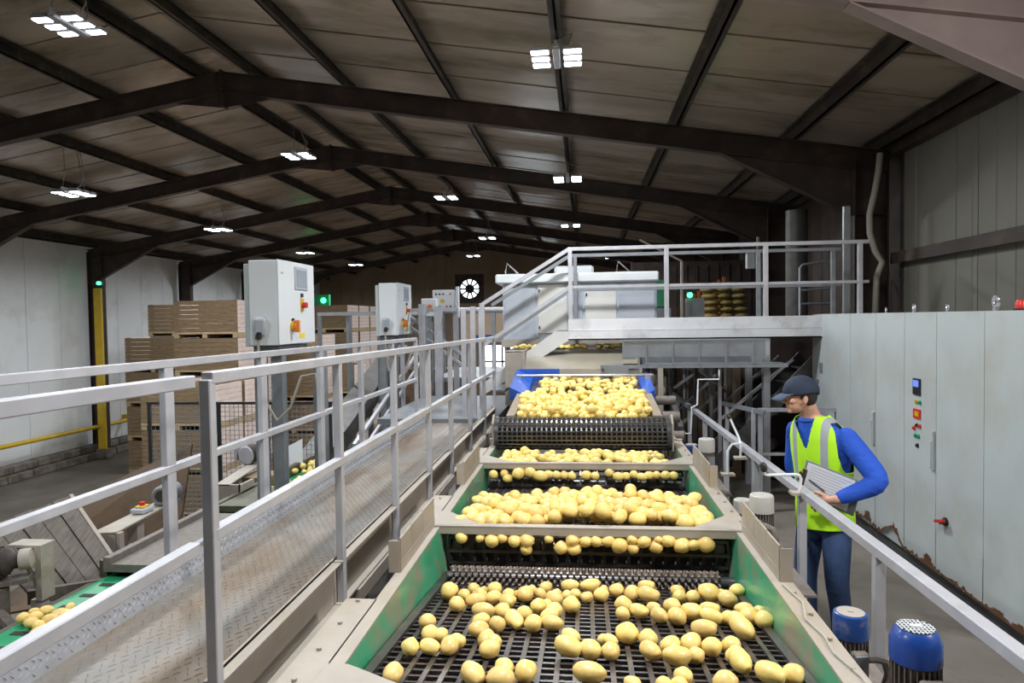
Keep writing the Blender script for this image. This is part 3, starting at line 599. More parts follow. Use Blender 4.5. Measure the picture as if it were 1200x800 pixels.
# the smaller, farther ones as one heap
m = MB()
def sp(x, y, z, s):
    rot = Matrix.Rotation(random.random()*PI, 3, 'Z') @ Matrix.Rotation(random.random(), 3, 'X')
    m.ball((x,y,z), (s*.5*random.choice([1,1.15,1.35]), s*.47, s*.44), 10, rot=rot, m=7)
for x, y, z, s in P3: sp(x, y+random.uniform(-.02,.03), z+random.uniform(-.012,.012), max(s*1.15,.07))
for x, y, z in REST: sp(x, y, z, .085)
for i in range(150): sp(random.uniform(XA+.1,XB-.12), random.uniform(5.36,5.86), 1.085+random.random()*.035, random.uniform(.06,.085))
for i in range(520):
    y = 6.14+.98*random.random(); sp(random.uniform(-.62,.58), y, 1.325+(y-6.14)*.083+.035+random.random()**2*.07, random.uniform(.06,.085))
for i in range(150):
    y = 7.28+.6*random.random(); x = random.uniform(-.5,.57) ; sp(x, y, 1.435+(y-7.2)*.11+.035+random.random()**2*.04, random.uniform(.055,.08))
for i in range(70): sp(random.uniform(-.95,.55), random.uniform(8.68,8.9), 1.885+random.random()*.02, random.uniform(.05,.075))
tag(m.build('potato_heap', potm, smooth='all'), 'heaped potatoes on the far conveyor beds, from the back of the second bed up to the steel chute', 'potatoes', None, 'stuff')
m = MB()
for i in range(60): sp(-3.62+random.uniform(-.2,.25), random.uniform(6.6,9.5), .345+random.random()*.03, random.uniform(.07,.1))
tag(m.build('potato_scatter', potm, smooth='all'), 'scattered potatoes farther along the green belt on the left', 'potatoes', None, 'stuff')
# ------------------------------------------------------------------ motors on the conveyor flank
def motor(x, y, ztop, r, h, capm_, label, grille=False, box_dir=(0,-1), conduit=True, body=motorg):
    z0 = ztop-h; t = thing('electric_motor', (x, y, z0-.12), label, 'motor', 'gear motors on the conveyor flank')
    m = MB(); ch = h*.36
    if grille:
        m.lathe((x,y,ztop-ch),(x,y,ztop),[(0,r*1.02),(ch*.62,r*1.02),(ch*.9,r*.86),(ch,r*.74)],36)
    else: m.lathe((x,y,ztop-ch),(x,y,ztop),[(0,r*1.02),(ch*.86,r*1.0),(ch*.97,r*.95),(ch,r*.88)],32)
    c = m.build('fan_cowl', capm_, t, smooth=True)
    if grille:
        m = MB(); m.cyl((x,y,ztop),(x,y,ztop+.002),r*.70,32); m.build('grille_recess', black, c); m = MB()
        for i in range(-4, 5):
            u = i*r*.165; hh = math.sqrt(max(0,(r*.72)**2-u*u)); m.box(x+u-.0016,y-hh,ztop+.002,x+u+.0016,y+hh,ztop+.005)
        for i in range(-3, 4):
            u = i*r*.2; hh = math.sqrt(max(0,(r*.72)**2-u*u)); m.box(x-hh,y+u-.0013,ztop+.003,x+hh,y+u+.0013,ztop+.006)
        m.box(x-.018,y-.01,ztop+.004,x+.018,y+.01,ztop+.009); m.build('grille', whitep, c)
    else:
        MB().cyl((x,y,ztop-.001),(x,y,ztop+.004),r*.16,16).cyl((x,y,ztop-.001),(x,y,ztop+.001),r*.8,32).build('cap_boss', dusty if capm_ is bluep else capg, c)
    m = MB(); zb_ = z0; m.cyl((x,y,zb_),(x,y,ztop-ch),r*.80,24); nf = 26
    for i in range(nf):
        a = 2*PI*i/nf; d = V(math.cos(a),math.sin(a),0); p = V(x,y,0)+d*r*.86; m.bar((p.x,p.y,zb_+.01),(p.x,p.y,ztop-ch-.004),.004,r*.26,up=d)
    tag(m.build('finned_body', body, t), 'finned motor body under the cowl')
    m = MB().lathe((x,y,z0-.12),(x,y,z0),[(0,r*1.15),(.03,r*1.15),(.035,r*.8),(.09,r*.75),(.12,r*.95)],24); m.build('gearbox', body, t, smooth=True)
    bx, by = box_dir; d = V(bx,by,0).normalized(); c = V(x,y,ztop-h*.36-.075)+d*r*1.12; 
    m = MB().bar(c-V(0,0,.045),c+V(0,0,.045),r*.95,r*.5,up=d); q = m.build('terminal_box', body, t, bevel=.006)
    MB().bar(c+d*(r*.25)-V(0,0,.038),c+d*(r*.25)+V(0,0,.038),r*.8,.012,up=d).build('box_lid', galvd if not grille else bluem, q, bevel=.003)
    if conduit:
        s_ = V(d.y,-d.x,0)*-1; s_ = s_ if s_.x > 0 else -s_
        if grille: s_ = -s_
        c = c+V(0,0,.02); m = MB().tube([c+s_*r*.3, c+s_*r*.9, c+s_*r*1.5+V(0,0,-.01), c+s_*r*1.75+V(0,0,-.06), c+s_*r*1.5+V(0,0,-.11), c+s_*r*.8+V(0,0,-.13), c+s_*r*.2+V(0,0,-.14)], .017, 8); m.build('cable_conduit', motorg, t, smooth=True)
    return t
motor(1.085, 2.37, 1.205, .078, .30, bluem, 'largest blue motor with a silver fan grille, bottom right of the view', True, (.15,-1))
motor(.985, 2.66, 1.13, .062, .25, bluep, 'dusty blue-capped motor left of the big grilled one', False, (.1,-1))
motor(.985, 3.96, 1.24, .066, .27, capg, 'grey-capped finned motor in front of the clipboard man, the taller of the pair', False, (-.8,-1))
motor(.985, 4.42, 1.09, .058, .22, capg, 'shorter brownish-capped motor left of the tall grey-capped one', False, (0,-1), True)
motor(1.0, 5.80, 1.235, .066, .30, capg, 'pale-capped motor farther up, beside the second shield plate', False, (.3,-1), False)
motor(.915, 6.05, 1.14, .058, .2, bluep, 'small far motor with a blue cap beside the drum bearing plate', False, (.3,-1), False)
t = thing('motor_shelf', (1.0, 4, .5), 'long steel shelf along the conveyor flank carrying the motors', 'shelf')
B(XB+.09,2.0,.80,1.17,3.0,.812).box(XB+.09,3.6,.80,1.17,4.6,.812).box(XB+.09,5.6,.80,1.17,6.3,.812).split('shelf_plate', motorg, t)
m = MB()
for y in (2.1,2.9,3.7,4.5,5.7,6.2): m.box(XB+.09,y-.02,ZL,XB+.13,y+.02,.8); 
m.split('bracket', dusty, t)
# cable along the right flange
tag(MB().tube([(.80,2.88,1.143),(.825,2.7,1.143),(.79,2.55,1.143),(.81,2.42,1.143),(.80,2.3,1.143),(.83,2.15,1.143),(.825,2.0,1.143)], .005, 6).build('sensor_cable', cable), 'thin grey cable running along the right cream flange', 'cable')
# ------------------------------------------------------------------ right-hand handrail
t = thing('handrail', (1.28, 4.5, 0), 'sloping-looking grey handrail between the motors and the man', 'handrail')
m = MB(); m.bar((1.28,.4,1.245),(1.28,10.2,1.12),.055,.05); m.build('top_rail', galv, t, bevel=.005)
for y in (.9,2.0,3.13,4.2,5.3,6.4,7.5,8.6,9.7): B(1.255,y-.022,0,1.30,y+.022,1.20-(y-4)*.0125).build('post', galv, t, bevel=.003)
def crank(pts, label, knob=True):
    t = thing('crank_handle', pts[0], label, 'crank handle', 'bent crank handles on the handrail')
    MB().tube(pts, .0095, 8).build('rod', whitep, t, smooth=True)
    if knob: MB().lathe(Vector(pts[-1]), Vector(pts[-1])+(Vector(pts[-1])-Vector(pts[-2])).normalized(), [(-.01,.012),(.0,.02),(.03,.022),(.045,.012)], 12).build('knob', black, t, smooth=True)
    B(pts[0][0]-.05,pts[0][1]-.04,pts[0][2]-.012,pts[0][0]+.05,pts[0][1]+.04,pts[0][2]+.004).build('mount_plate', dusty, t)
crank([(1.25,4.16,1.205),(1.26,4.16,1.285),(1.25,4.16,1.305),(1.23,4.16,1.31),(1.07,4.16,1.305),(1.055,4.16,1.31),(1.05,4.16,1.335)], 'white crank handle on the post in front of the man')
crank([(1.22,5.55,1.13),(1.22,5.55,1.24),(1.22,5.62,1.28),(1.19,5.66,1.36),(1.17,5.70,1.42)], 'short white crank handle with a black knob, halfway along the handrail')
crank([(1.0,7.45,1.0),(1.12,7.45,1.0),(1.13,7.45,1.2),(1.13,7.45,1.28),(1.19,7.45,1.31),(1.20,7.45,1.58),(1.42,7.45,1.58),(1.42,7.45,1.68)], 'far white crank handle bent twice, standing tallest', False)
crank([(1.10,5.45,1.02),(1.10,5.45,1.2),(1.13,5.45,1.25),(1.2,5.5,1.25)], 'low white crank rod in front of the short one with the knob', False)
# ------------------------------------------------------------------ grey control cabinets on the right
joints = [1.4, 2.6, 3.85, 5.13, 5.79, 6.34, 6.94, 7.58, 8.79]
names = ['grey steel cabinet nearest the camera, cut off by the frame', 'grey steel cabinet at the right edge of the view', 'wide grey steel cabinet door at the right edge, beyond its nearest seam', 'grey steel cabinet with the red and black rotary switch', 'grey steel cabinet carrying the column of buttons and the small display', 'plain grey steel cabinet just right of the man\'s elbow', 'grey steel cabinet with a white lever handle behind the man', 'farthest grey steel cabinet, small vents at its far edge']
names = ['', 'grey steel cabinet at the right edge of the frame, cut off by it', 'wide grey steel cabinet to the right of the strongest vertical seam', 'grey steel cabinet with the red and black rotary switch', 'grey steel cabinet carrying the column of buttons and the small display', 'narrow plain grey steel cabinet left of the one with buttons', 'grey steel cabinet with a white lever handle just right of the man', 'farthest grey steel cabinet with small vents at its far edge']
for k in range(1, 8):
    y0, y1 = joints[k], joints[k+1]; t = thing('control_cabinet', (3.1, (y0+y1)/2, 0), names[k], 'cabinet', 'row of grey steel cabinets on the right')
    B(2.83,y0,.14,3.42,y1,2.26).build('body', cabm, t)
    # door with an eaten, rusty lower edge
    rnd = random.Random(k*5+1); m = MB(); n = int((y1-y0)/.03); prev = .16
    for side in (0,):
        vs_ = []; 
        for i in range(n+1):
            y = y0+.004+(y1-y0-.008)*i/n; vs_.append((y, .165+max(0,noise.noise(Vector((y*2.2,0,4))))*.20*(1 if k > 2 else .6)+(.03 if rnd.random() < .2 else 0)*.6))
        d = MB()
        for (ya, za), (yb, zb2) in zip(vs_, vs_[1:]):
            d.add([(2.80,ya,za),(2.80,yb,zb2),(2.80,yb,2.255),(2.80,ya,2.255),(2.828,ya,za),(2.828,yb,zb2),(2.828,yb,2.255),(2.828,ya,2.255)],[(0,1,2,3),(7,6,5,4),(0,4,5,1),(3,2,6,7)])
        d.box(2.8,y0+.003,.5,2.828,y0+.0045,2.255).box(2.8,y1-.0045,.5,2.828,y1-.003,2.255)
        dd = d.build('door', cabm, t)
        r_ = MB()
        for (ya, za), (yb, zb2) in zip(vs_, vs_[1:]):
            e = .008+.13*max(0,noise.noise(Vector((ya*5,3,1)))-.05)+.02*rnd.random(); e2 = e
            r_.add([(2.797,ya,za-.004),(2.797,yb,zb2-.004),(2.797,yb,zb2+e2),(2.797,ya,za+e),(2.801,ya,za-.004),(2.801,yb,zb2-.004),(2.801,yb,zb2+e2),(2.801,ya,za+e)],[(0,1,2,3),(7,6,5,4),(0,4,5,1),(3,2,6,7)])
        tag(r_.build('rust_edge', pmrust, t), 'ragged rusty lower edge of the door')
    B(2.86,y0,0,3.4,y1,.16).build('plinth', black if False else plinthm, t)
    if k in (6, 4):
        yh = 6.97 if k == 6 else 5.82; B(2.775,yh-.02,.98,2.80,yh+.02,1.30).box(2.765,yh-.012,1.0,2.78,yh+.012,1.22).build('lever_handle', cabm, t, bevel=.004)
    if k == 4:
        m = MB().box(2.785,6.04,1.56,2.80,6.16,1.70); b = m.build('meter', black, t, bevel=.003); B(2.782,6.055,1.63,2.786,6.145,1.685).build('display', glassblue, b)
        for z, col in ((1.52,green_b),(1.485,yellow),(1.46,green_b),(1.33,red),(1.31,red),(1.24,green_b),(1.215,green_b),(1.13,black)):
            pass
        for (dy, z, mt, nm) in ((.0,1.50,green_b,'green_button'),(.06,1.50,yellow,'yellow_button'),(.0,1.30,red,'red_button'),(.05,1.30,black,'black_button'),(.10,1.27,red,'red_button'),(.02,1.21,green_b,'green_button'),(.07,1.21,green_b,'green_button'),(.04,1.13,black,'black_button')):
            MB().cyl((2.80,6.05+dy,z),(2.783,6.05+dy,z),.014,12).cyl((2.80,6.05+dy,z),(2.797,6.05+dy,z),.02,12).build(nm, mt, t, smooth=True)
        B(2.79,6.04,1.36,2.80,6.16,1.44).build('selector_plate', red, t); B(2.785,6.06,1.38,2.79,6.12,1.42).build('selector', yellow, t)
    if k == 3:
        m = MB().lathe((2.80,5.63,.615),(2.70,5.63,.615),[(0,.035),(.012,.035),(.014,.022),(.05,.02)],16); m.build('switch_base', black, t, smooth=True)
        MB().bar((2.75,5.57,.635),(2.75,5.69,.605),.03,.026).build('switch_handle', red, t, bevel=.005)
    if k == 7:
        B(2.792,8.42,1.56,2.80,8.52,1.68).build('vent', galvd, t); B(2.792,8.55,1.42,2.80,8.63,1.47).build('nameplate', galvd, t)
for y, s_, lb in ((7.64,1,'lifting eye on the cabinet top, farthest left'),(7.0,.8,'small dull lifting eye, second from the far end of the cabinet top'),(6.43,1.15,'bright lifting eye above the buttons cabinet seam, middle of the five'),(5.87,.95,'lifting eye left of the largest one on the cabinet top'),(5.21,1.7,'largest lifting eye on the cabinet top, near the red lamp')):
    t = MB(); z = 2.262; pts = [(2.92,y+.018*s_*math.cos(a),z+.038*s_+.022*s_*math.sin(a)) for a in [2*PI*i/14 for i in range(15)]]
    t.tube(pts, .0075*s_, 6); t.cyl((2.92,y,z-.002),(2.92,y,z+.014*s_),.014*s_,10); tag(t.build('lifting_eye', silver, smooth=True), lb, 'lifting eye', 'lifting eyes on the cabinets')
t = thing('beacon_lamp', (2.98,5.03,2.26), 'red beacon lamp standing on the cabinet top at the right edge', 'lamp')
MB().cyl((2.98,5.03,2.26),(2.98,5.03,2.275),.045,16).build('base', black, t, smooth=True); MB().lathe((2.98,5.03,2.275),(2.98,5.03,3),[(0,.037),(.045,.036),(.058,.028),(.062,.01)],18).build('lens', red, t, smooth=True)
# ------------------------------------------------------------------ upper platform, its stair and the sorter
t = thing('upper_platform', (1.4, 9.0, 0), 'raised steel platform crossing over the conveyors, with double handrails', 'platform')
def prail(y, tag_, mt=galv, posts=(-.17,1.0,2.17,3.25)):
    B(-.2,y-.022,3.085,3.35,y+.022,3.13).build('top_rail', mt, t, bevel=.004); B(-.2,y-.018,2.62,3.35,y+.018,2.655).build('mid_rail', mt, t, bevel=.003)
    for x in posts: B(x-.026,y-.026,2.0,x+.026,y+.026,3.09).build('post', mt, t, bevel=.003)
prail(8.5, 'front'); prail(9.38, 'rear', galvd, (-.12,1.1,2.3,3.25))
B(-.2,8.46,2.10,3.35,8.475,2.245).build('toe_board', whitegal, t); B(-.2,8.44,1.985,3.35,8.47,2.095).box(-.2,8.44,1.985,3.35,8.56,2.0).build('edge_channel', whitegal, t); B(-.2,8.47,2.06,3.35,9.42,2.1).build('deck', galvd, t)
for x, y in ((2.17,8.5),(3.3,8.5),(2.17,9.38)): B(x-.04,y-.04,0,x+.04,y+.04,2.0).build('support_column', galv, t, bevel=.003)
t = thing('stair', (-.75, 8.6, 1.0), 'short steel stair climbing from the walkway end to the upper platform', 'stair')
for y, mt in ((8.46,creamgal),(9.3,galvd)):
    m = MB(); m.prism([(-1.30,1.29),(-.202,1.98),(-.202,2.095),(-.36,2.095),(-1.30,1.44)],'y',y-.02,y+.02); m.build('stringer', mt, t)
for i in range(4): B(-1.26+i*.25,8.49,1.34+i*.165,-1.0+i*.25,9.27,1.365+i*.165).build('tread', galvd, t)
for y, mt in ((8.5,galv),(9.33,galvd)):
    for z0, z1 in ((2.45,3.11),(1.93,2.64)): MB().bar((-1.27,y,z0),(-.18,y,z1),.045,.045).build('handrail' , mt, t)
for x, z0, z1 in ((-1.28,1.0,2.46),(-1.40,1.0,2.42),(-1.52,1.0,2.40)): B(x-.03,8.47,z0,x+.03,8.53,z1).build('post', galv, t, bevel=.003)
B(-1.45,9.28,1.0,-1.39,9.34,2.4).build('post', galv, t)
t = thing('optical_sorter', (0, 10.2, ZL), 'large white and blue-grey sorting machine behind the upper platform', 'sorting machine')
B(-1.15,9.62,1.93,1.0,11.4,2.75).build('housing', sortg, t, bevel=.01)
B(-1.24,9.52,2.75,1.02,11.5,2.885).build('roof_cap', whitep, t, bevel=.02)
B(-.43,10.0,2.885,.14,10.8,3.02).build('top_box', whitep, t, bevel=.03)
for x0_, x1_, z0_, z1_, nm, mt in ((-.65,-.24,2.05,2.73,'door',creamdoor),(.01,.44,2.1,2.66,'door',creamdoor),(.47,.97,2.18,2.66,'window_panel',greyp),(-1.12,-.68,1.95,2.72,'side_panel',greyp),(-.2,-.03,2.1,2.66,'window_panel',greyp)):
    d = B(x0_,9.60,z0_,x1_,9.62,z1_).build(nm, mt, t, bevel=.003)
    if nm == 'door': B(x0_+.01,9.59,z0_+.06,x0_+.03,9.60,z0_+.1).box(x0_+.01,9.59,z1_-.1,x0_+.03,9.60,z1_-.06).split('hinge', black, d)
B(-1.17,9.58,1.86,1.02,9.62,1.97).build('sill', dusty, t)
m = MB()
for x in (-1.1,.95):
    for y in (9.7,11.3): m.box(x-.04,y-.04,ZL,x+.04,y+.04,1.93)
m.split('support_leg', dusty, t)
for x in (-1.0,.55): 
    m = MB().tube([(x-.1,9.6,2.885),(x-.08,9.6,3.04),(x+.08,9.6,2.89)],.012,6).box(x-.12,9.58,2.885,x+.1,9.62,2.895); m.build('lifting_bracket', silver, t)
t = thing('side_conveyor', (1.3, 8.2, 1.0), 'long grey cross conveyor trough hung below the upper platform', 'conveyor')
m = MB().box(.45,8.05,1.79,2.05,8.07,1.985).box(.45,8.05,1.66,2.3,8.38,1.70).box(.45,8.36,1.7,2.1,8.38,1.985).box(.45,8.04,1.975,2.05,8.09,1.99); m.build('trough', galvd, t)
m = MB()
for i in range(5): m.box(.7+i*.3,8.038,1.70,.715+i*.3,8.05,1.97)
for i in range(5): q = B(.7+i*.3,8.038,1.70,.715+i*.3,8.05,1.97).build('stiffener', galvd, t)
B(.18,8.0,1.66,.62,8.3,1.70).box(.22,8.0,1.57,.5,8.2,1.66).build('drive_cover', galvd, t)
B(.30,8.0,1.46,.8,8.25,1.60).build('drive_unit', motorg, t, bevel=.02)
MB().cyl((.86,8.1,1.4),(.86,8.3,1.4),.07,16).box(.84,8.05,0,.90,8.3,1.66).build('support_leg', dusty, t)
# lower stair and machinery under the platform
t = thing('lower_stair', (1.75, 9.6, 0), 'dark steel stair with sloped handrails under the upper platform', 'stair')
for y, mt in ((8.9,galv),(9.5,galvd)):
    m = MB().bar((1.70,y,1.62),(2.12,y,2.0),.045).box(1.68,y-.02,0,1.72,y+.02,1.64); m.build('handrail', mt, t)
    m = MB().bar((1.72,y,.95),(2.6,y,1.7),.035); m.build('mid_rail', mt, t)
    MB().bar((1.6,y,.3),(2.9,y,1.7),.04,.16).build('stringer', dks, t)
for i in range(7): B(1.65+i*.18,8.92,.42+i*.19,1.88+i*.18,9.48,.44+i*.19).build('tread', dks, t)
t = thing('gate_frame', (2.2, 8.0, 0), 'light grey guard frame of two rails behind the man', 'guard rail')
m = MB().box(1.95,7.98,0,2.0,8.02,1.20); m.build('post', galv, t); B(2.0,7.98,1.16,2.85,8.02,1.2).build('top_rail', galv, t); B(2.0,7.985,.66,2.85,8.015,.69).build('mid_rail', galv, t)
t = thing('barrier_frame', (1.6, 9.9, 0), 'low grey barrier crossing behind the far end of the handrail', 'guard rail')
MB().bar((1.62,8.3,1.22),(2.0,7.9,1.16),.045).build('top_rail', galvd, t)
for x, y in ((1.66,8.26),(1.9,8.0)): B(x-.02,y-.02,0,x+.02,y+.02,1.2).build('post', galv, t)
t = thing('pipe_rack', (1.3, 10.5, 0), 'cluster of dusty upright pipes and cross braces in the dark under the platform', 'pipe rack')
rnd = random.Random(5)
for i in range(16):
    x = .95+i*.085; y = 10.3+rnd.random()*.9; rr = rnd.choice([.018,.025,.04]); MB().cyl((x,y,-1.5 if x < 1.15 else 0),(x,y,1.9),rr,10).build('pipe', rnd.choice([dks,dks,dusty,galvd,rust]), t, smooth=True)
for a, b_ in (((1.0,10.2,1.75),(1.8,10.2,1.35)),((1.3,10.25,1.2),(2.4,10.25,2.0)),((1.4,10.2,.9),(1.9,10.2,1.4)),((1.9,10.2,.7),(2.6,10.2,1.3)),((1.6,10.15,1.5),(2.1,10.15,1.1))):
    MB().bar(a, b_, .035).build('brace', rnd.choice([dks, galvd]), t)
B(1.2,11.3,0,2.9,11.4,1.95).build('back_plate', backm, t)
t = thing('support_trestle', (1.45, 9.9, 0), 'dusty tapering trestle with a sloped top beam in front of the upright pipes', 'trestle')
MB().bar((1.0,9.75,1.55),(2.0,9.75,1.72),.05,.10).build('top_beam', dusty, t)
for x in (1.05,1.5,1.95): MB().bar((x,9.75,0),(x+.05,9.75,1.6),.05).build('leg', dks, t)
MB().bar((1.05,9.72,.5),(1.95,9.72,1.3),.035).build('brace', dusty, t)
t = thing('drive_machinery', (.95, 8.9, -1.7), 'dark cluster of drive boxes and shafts to the right of the blue conveyor', 'machinery')
B(.78,8.4,ZL,.98,8.8,1.55).build('gear_case', motorg, t, bevel=.02); B(.80,8.2,1.0,.92,8.42,1.62).build('chain_guard', dusty, t, bevel=.01)
for y, z, r in ((7.6,1.34,.05),(7.3,1.2,.06),(7.0,1.05,.05)): MB().cyl((.72,y,z),(.98,y,z),r,14).build('shaft_end', motorg, t, smooth=True)
B(.72,6.9,.4,.76,8.3,1.3).build('side_frame', brownst, t)
MB().bar((1.0,7.2,.9),(1.05,9.8,1.5),.05,.3).build('guard_sheet', dks, t)
# clutter behind the gate frame, left of the cabinets
t = thing('scrap_shelf', (2.5, 9.3, 0), 'dark rack of rusty spare parts behind the guard frame and the man', 'rack')
for z in (.35,.9,1.4): B(2.25,9.6,z,3.4,9.95,z+.03).build('shelf', rust, t)
for x in (2.27,3.36): B(x-.02,9.58,0,x+.02,9.62,1.9).build('post', rust, t)
B(2.2,9.98,0,3.5,10.02,2.0).build('back_panel', rust, t)
for i in range(14):
    x = 2.4+rnd.random()*.9; z = rnd.choice([.38,.93,1.43]); s_ = rnd.uniform(.03,.09)
    (MB().cyl((x,9.7,z+s_),(x+rnd.uniform(-.1,.1),9.85,z+s_),s_,10) if i % 2 else B(x,9.65,z,x+s_*2,9.85,z+s_)).build('spare_part', rnd.choice([dusty, motorg, brownst]), t)
# ------------------------------------------------------------------ column services on the right
t = thing('rubber_seal_post', (3.5, 9.9, 0), 'bright galvanised upright pipe against the right column', 'pipe')
B(3.50,9.72,0,3.60,9.76,3.72).build('pipe', silvg, t, bevel=.01)
tag(MB().tube([(4.0,9.78,4.42),(3.98,9.78,4.2),(3.93,9.78,3.9),(3.86,9.77,3.6),(3.86,9.76,3.35),(3.93,9.76,3.1),(4.02,9.76,2.95),(3.95,9.76,2.75),(3.93,9.76,2.2),(3.93,9.76,0)], .042, 10).build('cable_duct', cable, smooth=True), 'pale bent cable duct running down the right column', 'cable duct')
tag(MB().cyl((3.45,11.6,0),(3.45,11.6,3.95),.17,20).build('ventilation_duct', dks, smooth=True), 'thick round silver ventilation duct left of the right column', 'duct')
t = thing('ladder_cage', (3.4, 10.9, 2.2), 'small grey rail hoop beside the round duct at the end of the platform', 'guard rail')
MB().tube([(3.2,10.6,0),(3.2,10.6,2.95),(3.24,10.6,3.0),(3.62,10.6,3.05),(3.66,10.6,3.0),(3.66,10.6,0)],.02,8).build('hoop', galvd, t, smooth=True); MB().cyl((3.2,10.6,2.62),(3.66,10.6,2.64),.018,8).cyl((3.2,10.6,2.42),(3.66,10.6,2.42),.018,8).build('rung', galvd, t, smooth=True)
# far right background beyond the platform
t = thing('dark_partition', (1.9, 17, ZL), 'dark brown sheeted partition far behind the platform', 'partition')
B(1.15,17.0,ZL,4.2,17.1,3.6).build('sheeting', rust, t)
m = MB()
for i in range(12): m.box(1.2+i*.25,16.95,ZL,1.24+i*.25,17.0,3.5)
m.build('rib', rust, t)
t = thing('stacked_sacks', (2.4, 14.5, ZL), 'stack of yellow-green net sacks lit behind the platform handrail', 'sacks')
for i in range(7):
    z = ZL+.0+i*.12
for i in range(9):
    m = MB()
    for j in range(3): m.ball((2.58+j*.27+rnd.uniform(-.03,.03)+(8-i)*.015,14.5,1.78+i*.135-.06), (.19,.2,.062), 10, m=6)
    tag(m.build('sack_layer', sackm, t, smooth='all'))
B(2.3,14.25,ZL,3.3,14.75,1.66).build('pallet_base', wood, t)
t = thing('orange_sheets', (2.6, 15.6, ZL), 'orange corrugated sheeting catching light above the sacks', 'sheeting')
m = MB()
for i in range(7): m.hexa([(2.4+i*.11,15.6,ZL),(2.46+i*.11,15.6,ZL),(2.46+i*.11,15.66,ZL),(2.4+i*.11,15.66,ZL)],[(2.4+i*.11,15.6,2.75+i*.06),(2.46+i*.11,15.6,2.75+i*.06),(2.46+i*.11,15.66,2.77+i*.06),(2.4+i*.11,15.66,2.77+i*.06)])
m.box(2.4,15.66,ZL,3.2,15.7,2.75); m.build('corrugated_sheet', orangesheet, t)
t = thing('meter_box', (3.15, 13, 3.2), 'white meter box on a thin post behind the upper platform', 'meter box')
B(2.98,13,3.12,3.14,13.1,3.42).build('box', whitep, t, bevel=.01); B(2.90,12.95,3.42,3.12,13.15,3.47).build('hood', whitep, t); B(3.17,13,0 if False else ZL,3.21,13.05,3.7).build('post', dusty, t)
t = thing('steel_post_frame', (1.5, 12.5, ZL), 'thin cream steel post with a sloping brace behind the platform', 'frame')
B(1.72,12.5,ZL,1.76,12.55,3.25).build('post', dusty, t); MB().bar((1.0,12.52,3.65),(1.74,12.52,3.25),.03).build('brace', dusty, t)
t = thing('green_lit_box', (1.35, 13, 2), 'green painted machine guard with a glowing lamp right of the sorter', 'machine guard')
B(1.12,13,2.45,1.55,13.6,2.95).build('guard', greenb, t); B(1.1,12.95,ZL,1.6,13.6,2.42).build('base', galvd, t)
t = thing('signal_lamp', (1.98, 13.2, 2.6), 'small round green signal lamp right of the sorting machine', 'lamp')
MB().cyl((1.98,13.2,2.66),(1.98,13.16,2.66),.05,14).build('lens', glow, t, smooth=True); B(1.92,13.2,ZL,2.25,13.4,2.6).build('housing', galvd, t); B(1.93,13.2,2.6,2.04,13.3,2.74).build('holder', black, t)
# ------------------------------------------------------------------ left side: stores of potato crates
CW, CD, CH = 1.6, 1.12, .905
def crate_proto():
    t = thing('potato_crate', (0,0,-50), 'x', 'crate')
    t['_o'] = (0,0,0)
    for nm, y0, y1, mt in (('front_boards',-CD/2,-CD/2+.025,wood),('rear_boards',CD/2-.025,CD/2,wood)):
        m = MB(); 
        for i in range(7): m.box(-CW/2,y0,.13+i*.11,CW/2,y1,.13+i*.11+.104)
        m.build(nm, mt, t)
    for nm, x0 in (('left_side_boards',-CW/2),('right_side_boards',CW/2-.025)):
        m = MB()
        for i in range(7): m.box(x0,-CD/2+.026,.13+i*.11,x0+.025,CD/2-.026,.13+i*.11+.104)
        m.build(nm, woodlit, t)
    m = MB()
    for x in (-CW/2+.03, CW/2-.11):
        for y in (-CD/2+.026, CD/2-.1): m.box(x,y,.02,x+.08,y+.07,CH)
    m.build('corner_post', wood, t)
    m = MB()
    for x in (-CW/2, -.09, CW/2-.12): m.box(x,-CD/2,0,x+.12,CD/2,.085)
    m.box(-CW/2,-CD/2,.085,CW/2,CD/2,.125); m.box(-CW/2,-CD/2-.01,.09,CW/2,-CD/2,.128); tag(m.build('skid_base', palewood, t), 'paler skid base'); return t
cp = crate_proto(); first = True
lv = ['bottom crate', 'second crate from the bottom', 'third crate from the bottom', 'fourth crate from the bottom', 'topmost crate']
stacks = [(-9.04,16.06,5,'of the tall front stack by the white wall'),(-9.04,17.2,5,'of the stack hidden behind the tall front one'),(-11.25,17.35,4,'of the four-high stack left of the tall one'),(-11.55,18.8,5,'of the dark stack peeping out left behind the tall one'),
 (-8.21,13.56,3,'of the near stack behind the wire fence'),(-8.21,14.72,3,'of the stack just beyond the near fence one'),
 (-8.62,22.5,5,'of the distant stack right of the first control cabinet'),(-8.62,23.7,5,'of the second distant stack in that row'),(-8.62,24.9,5,'of the farthest distant stack in that row'),(-8.0,18.6,4,'of the lit-sided stack low beside the first control cabinet'),(-7.4,19.6,3,'of the low stack seen through the grey posts')]
for sx, sy, n, lb in stacks:
    for k in range(n):
        loc = (sx+random.uniform(-.02,.02), sy, ZL+k*CH); label = (lv[4] if k == n-1 else lv[k])+' '+lb
        if first: cp.location = loc; cp['_o'] = loc; tag(cp, label, 'crate', 'stacked wooden potato crates'); first = False
        else: dup(cp, loc, label, 'stacked wooden potato crates')
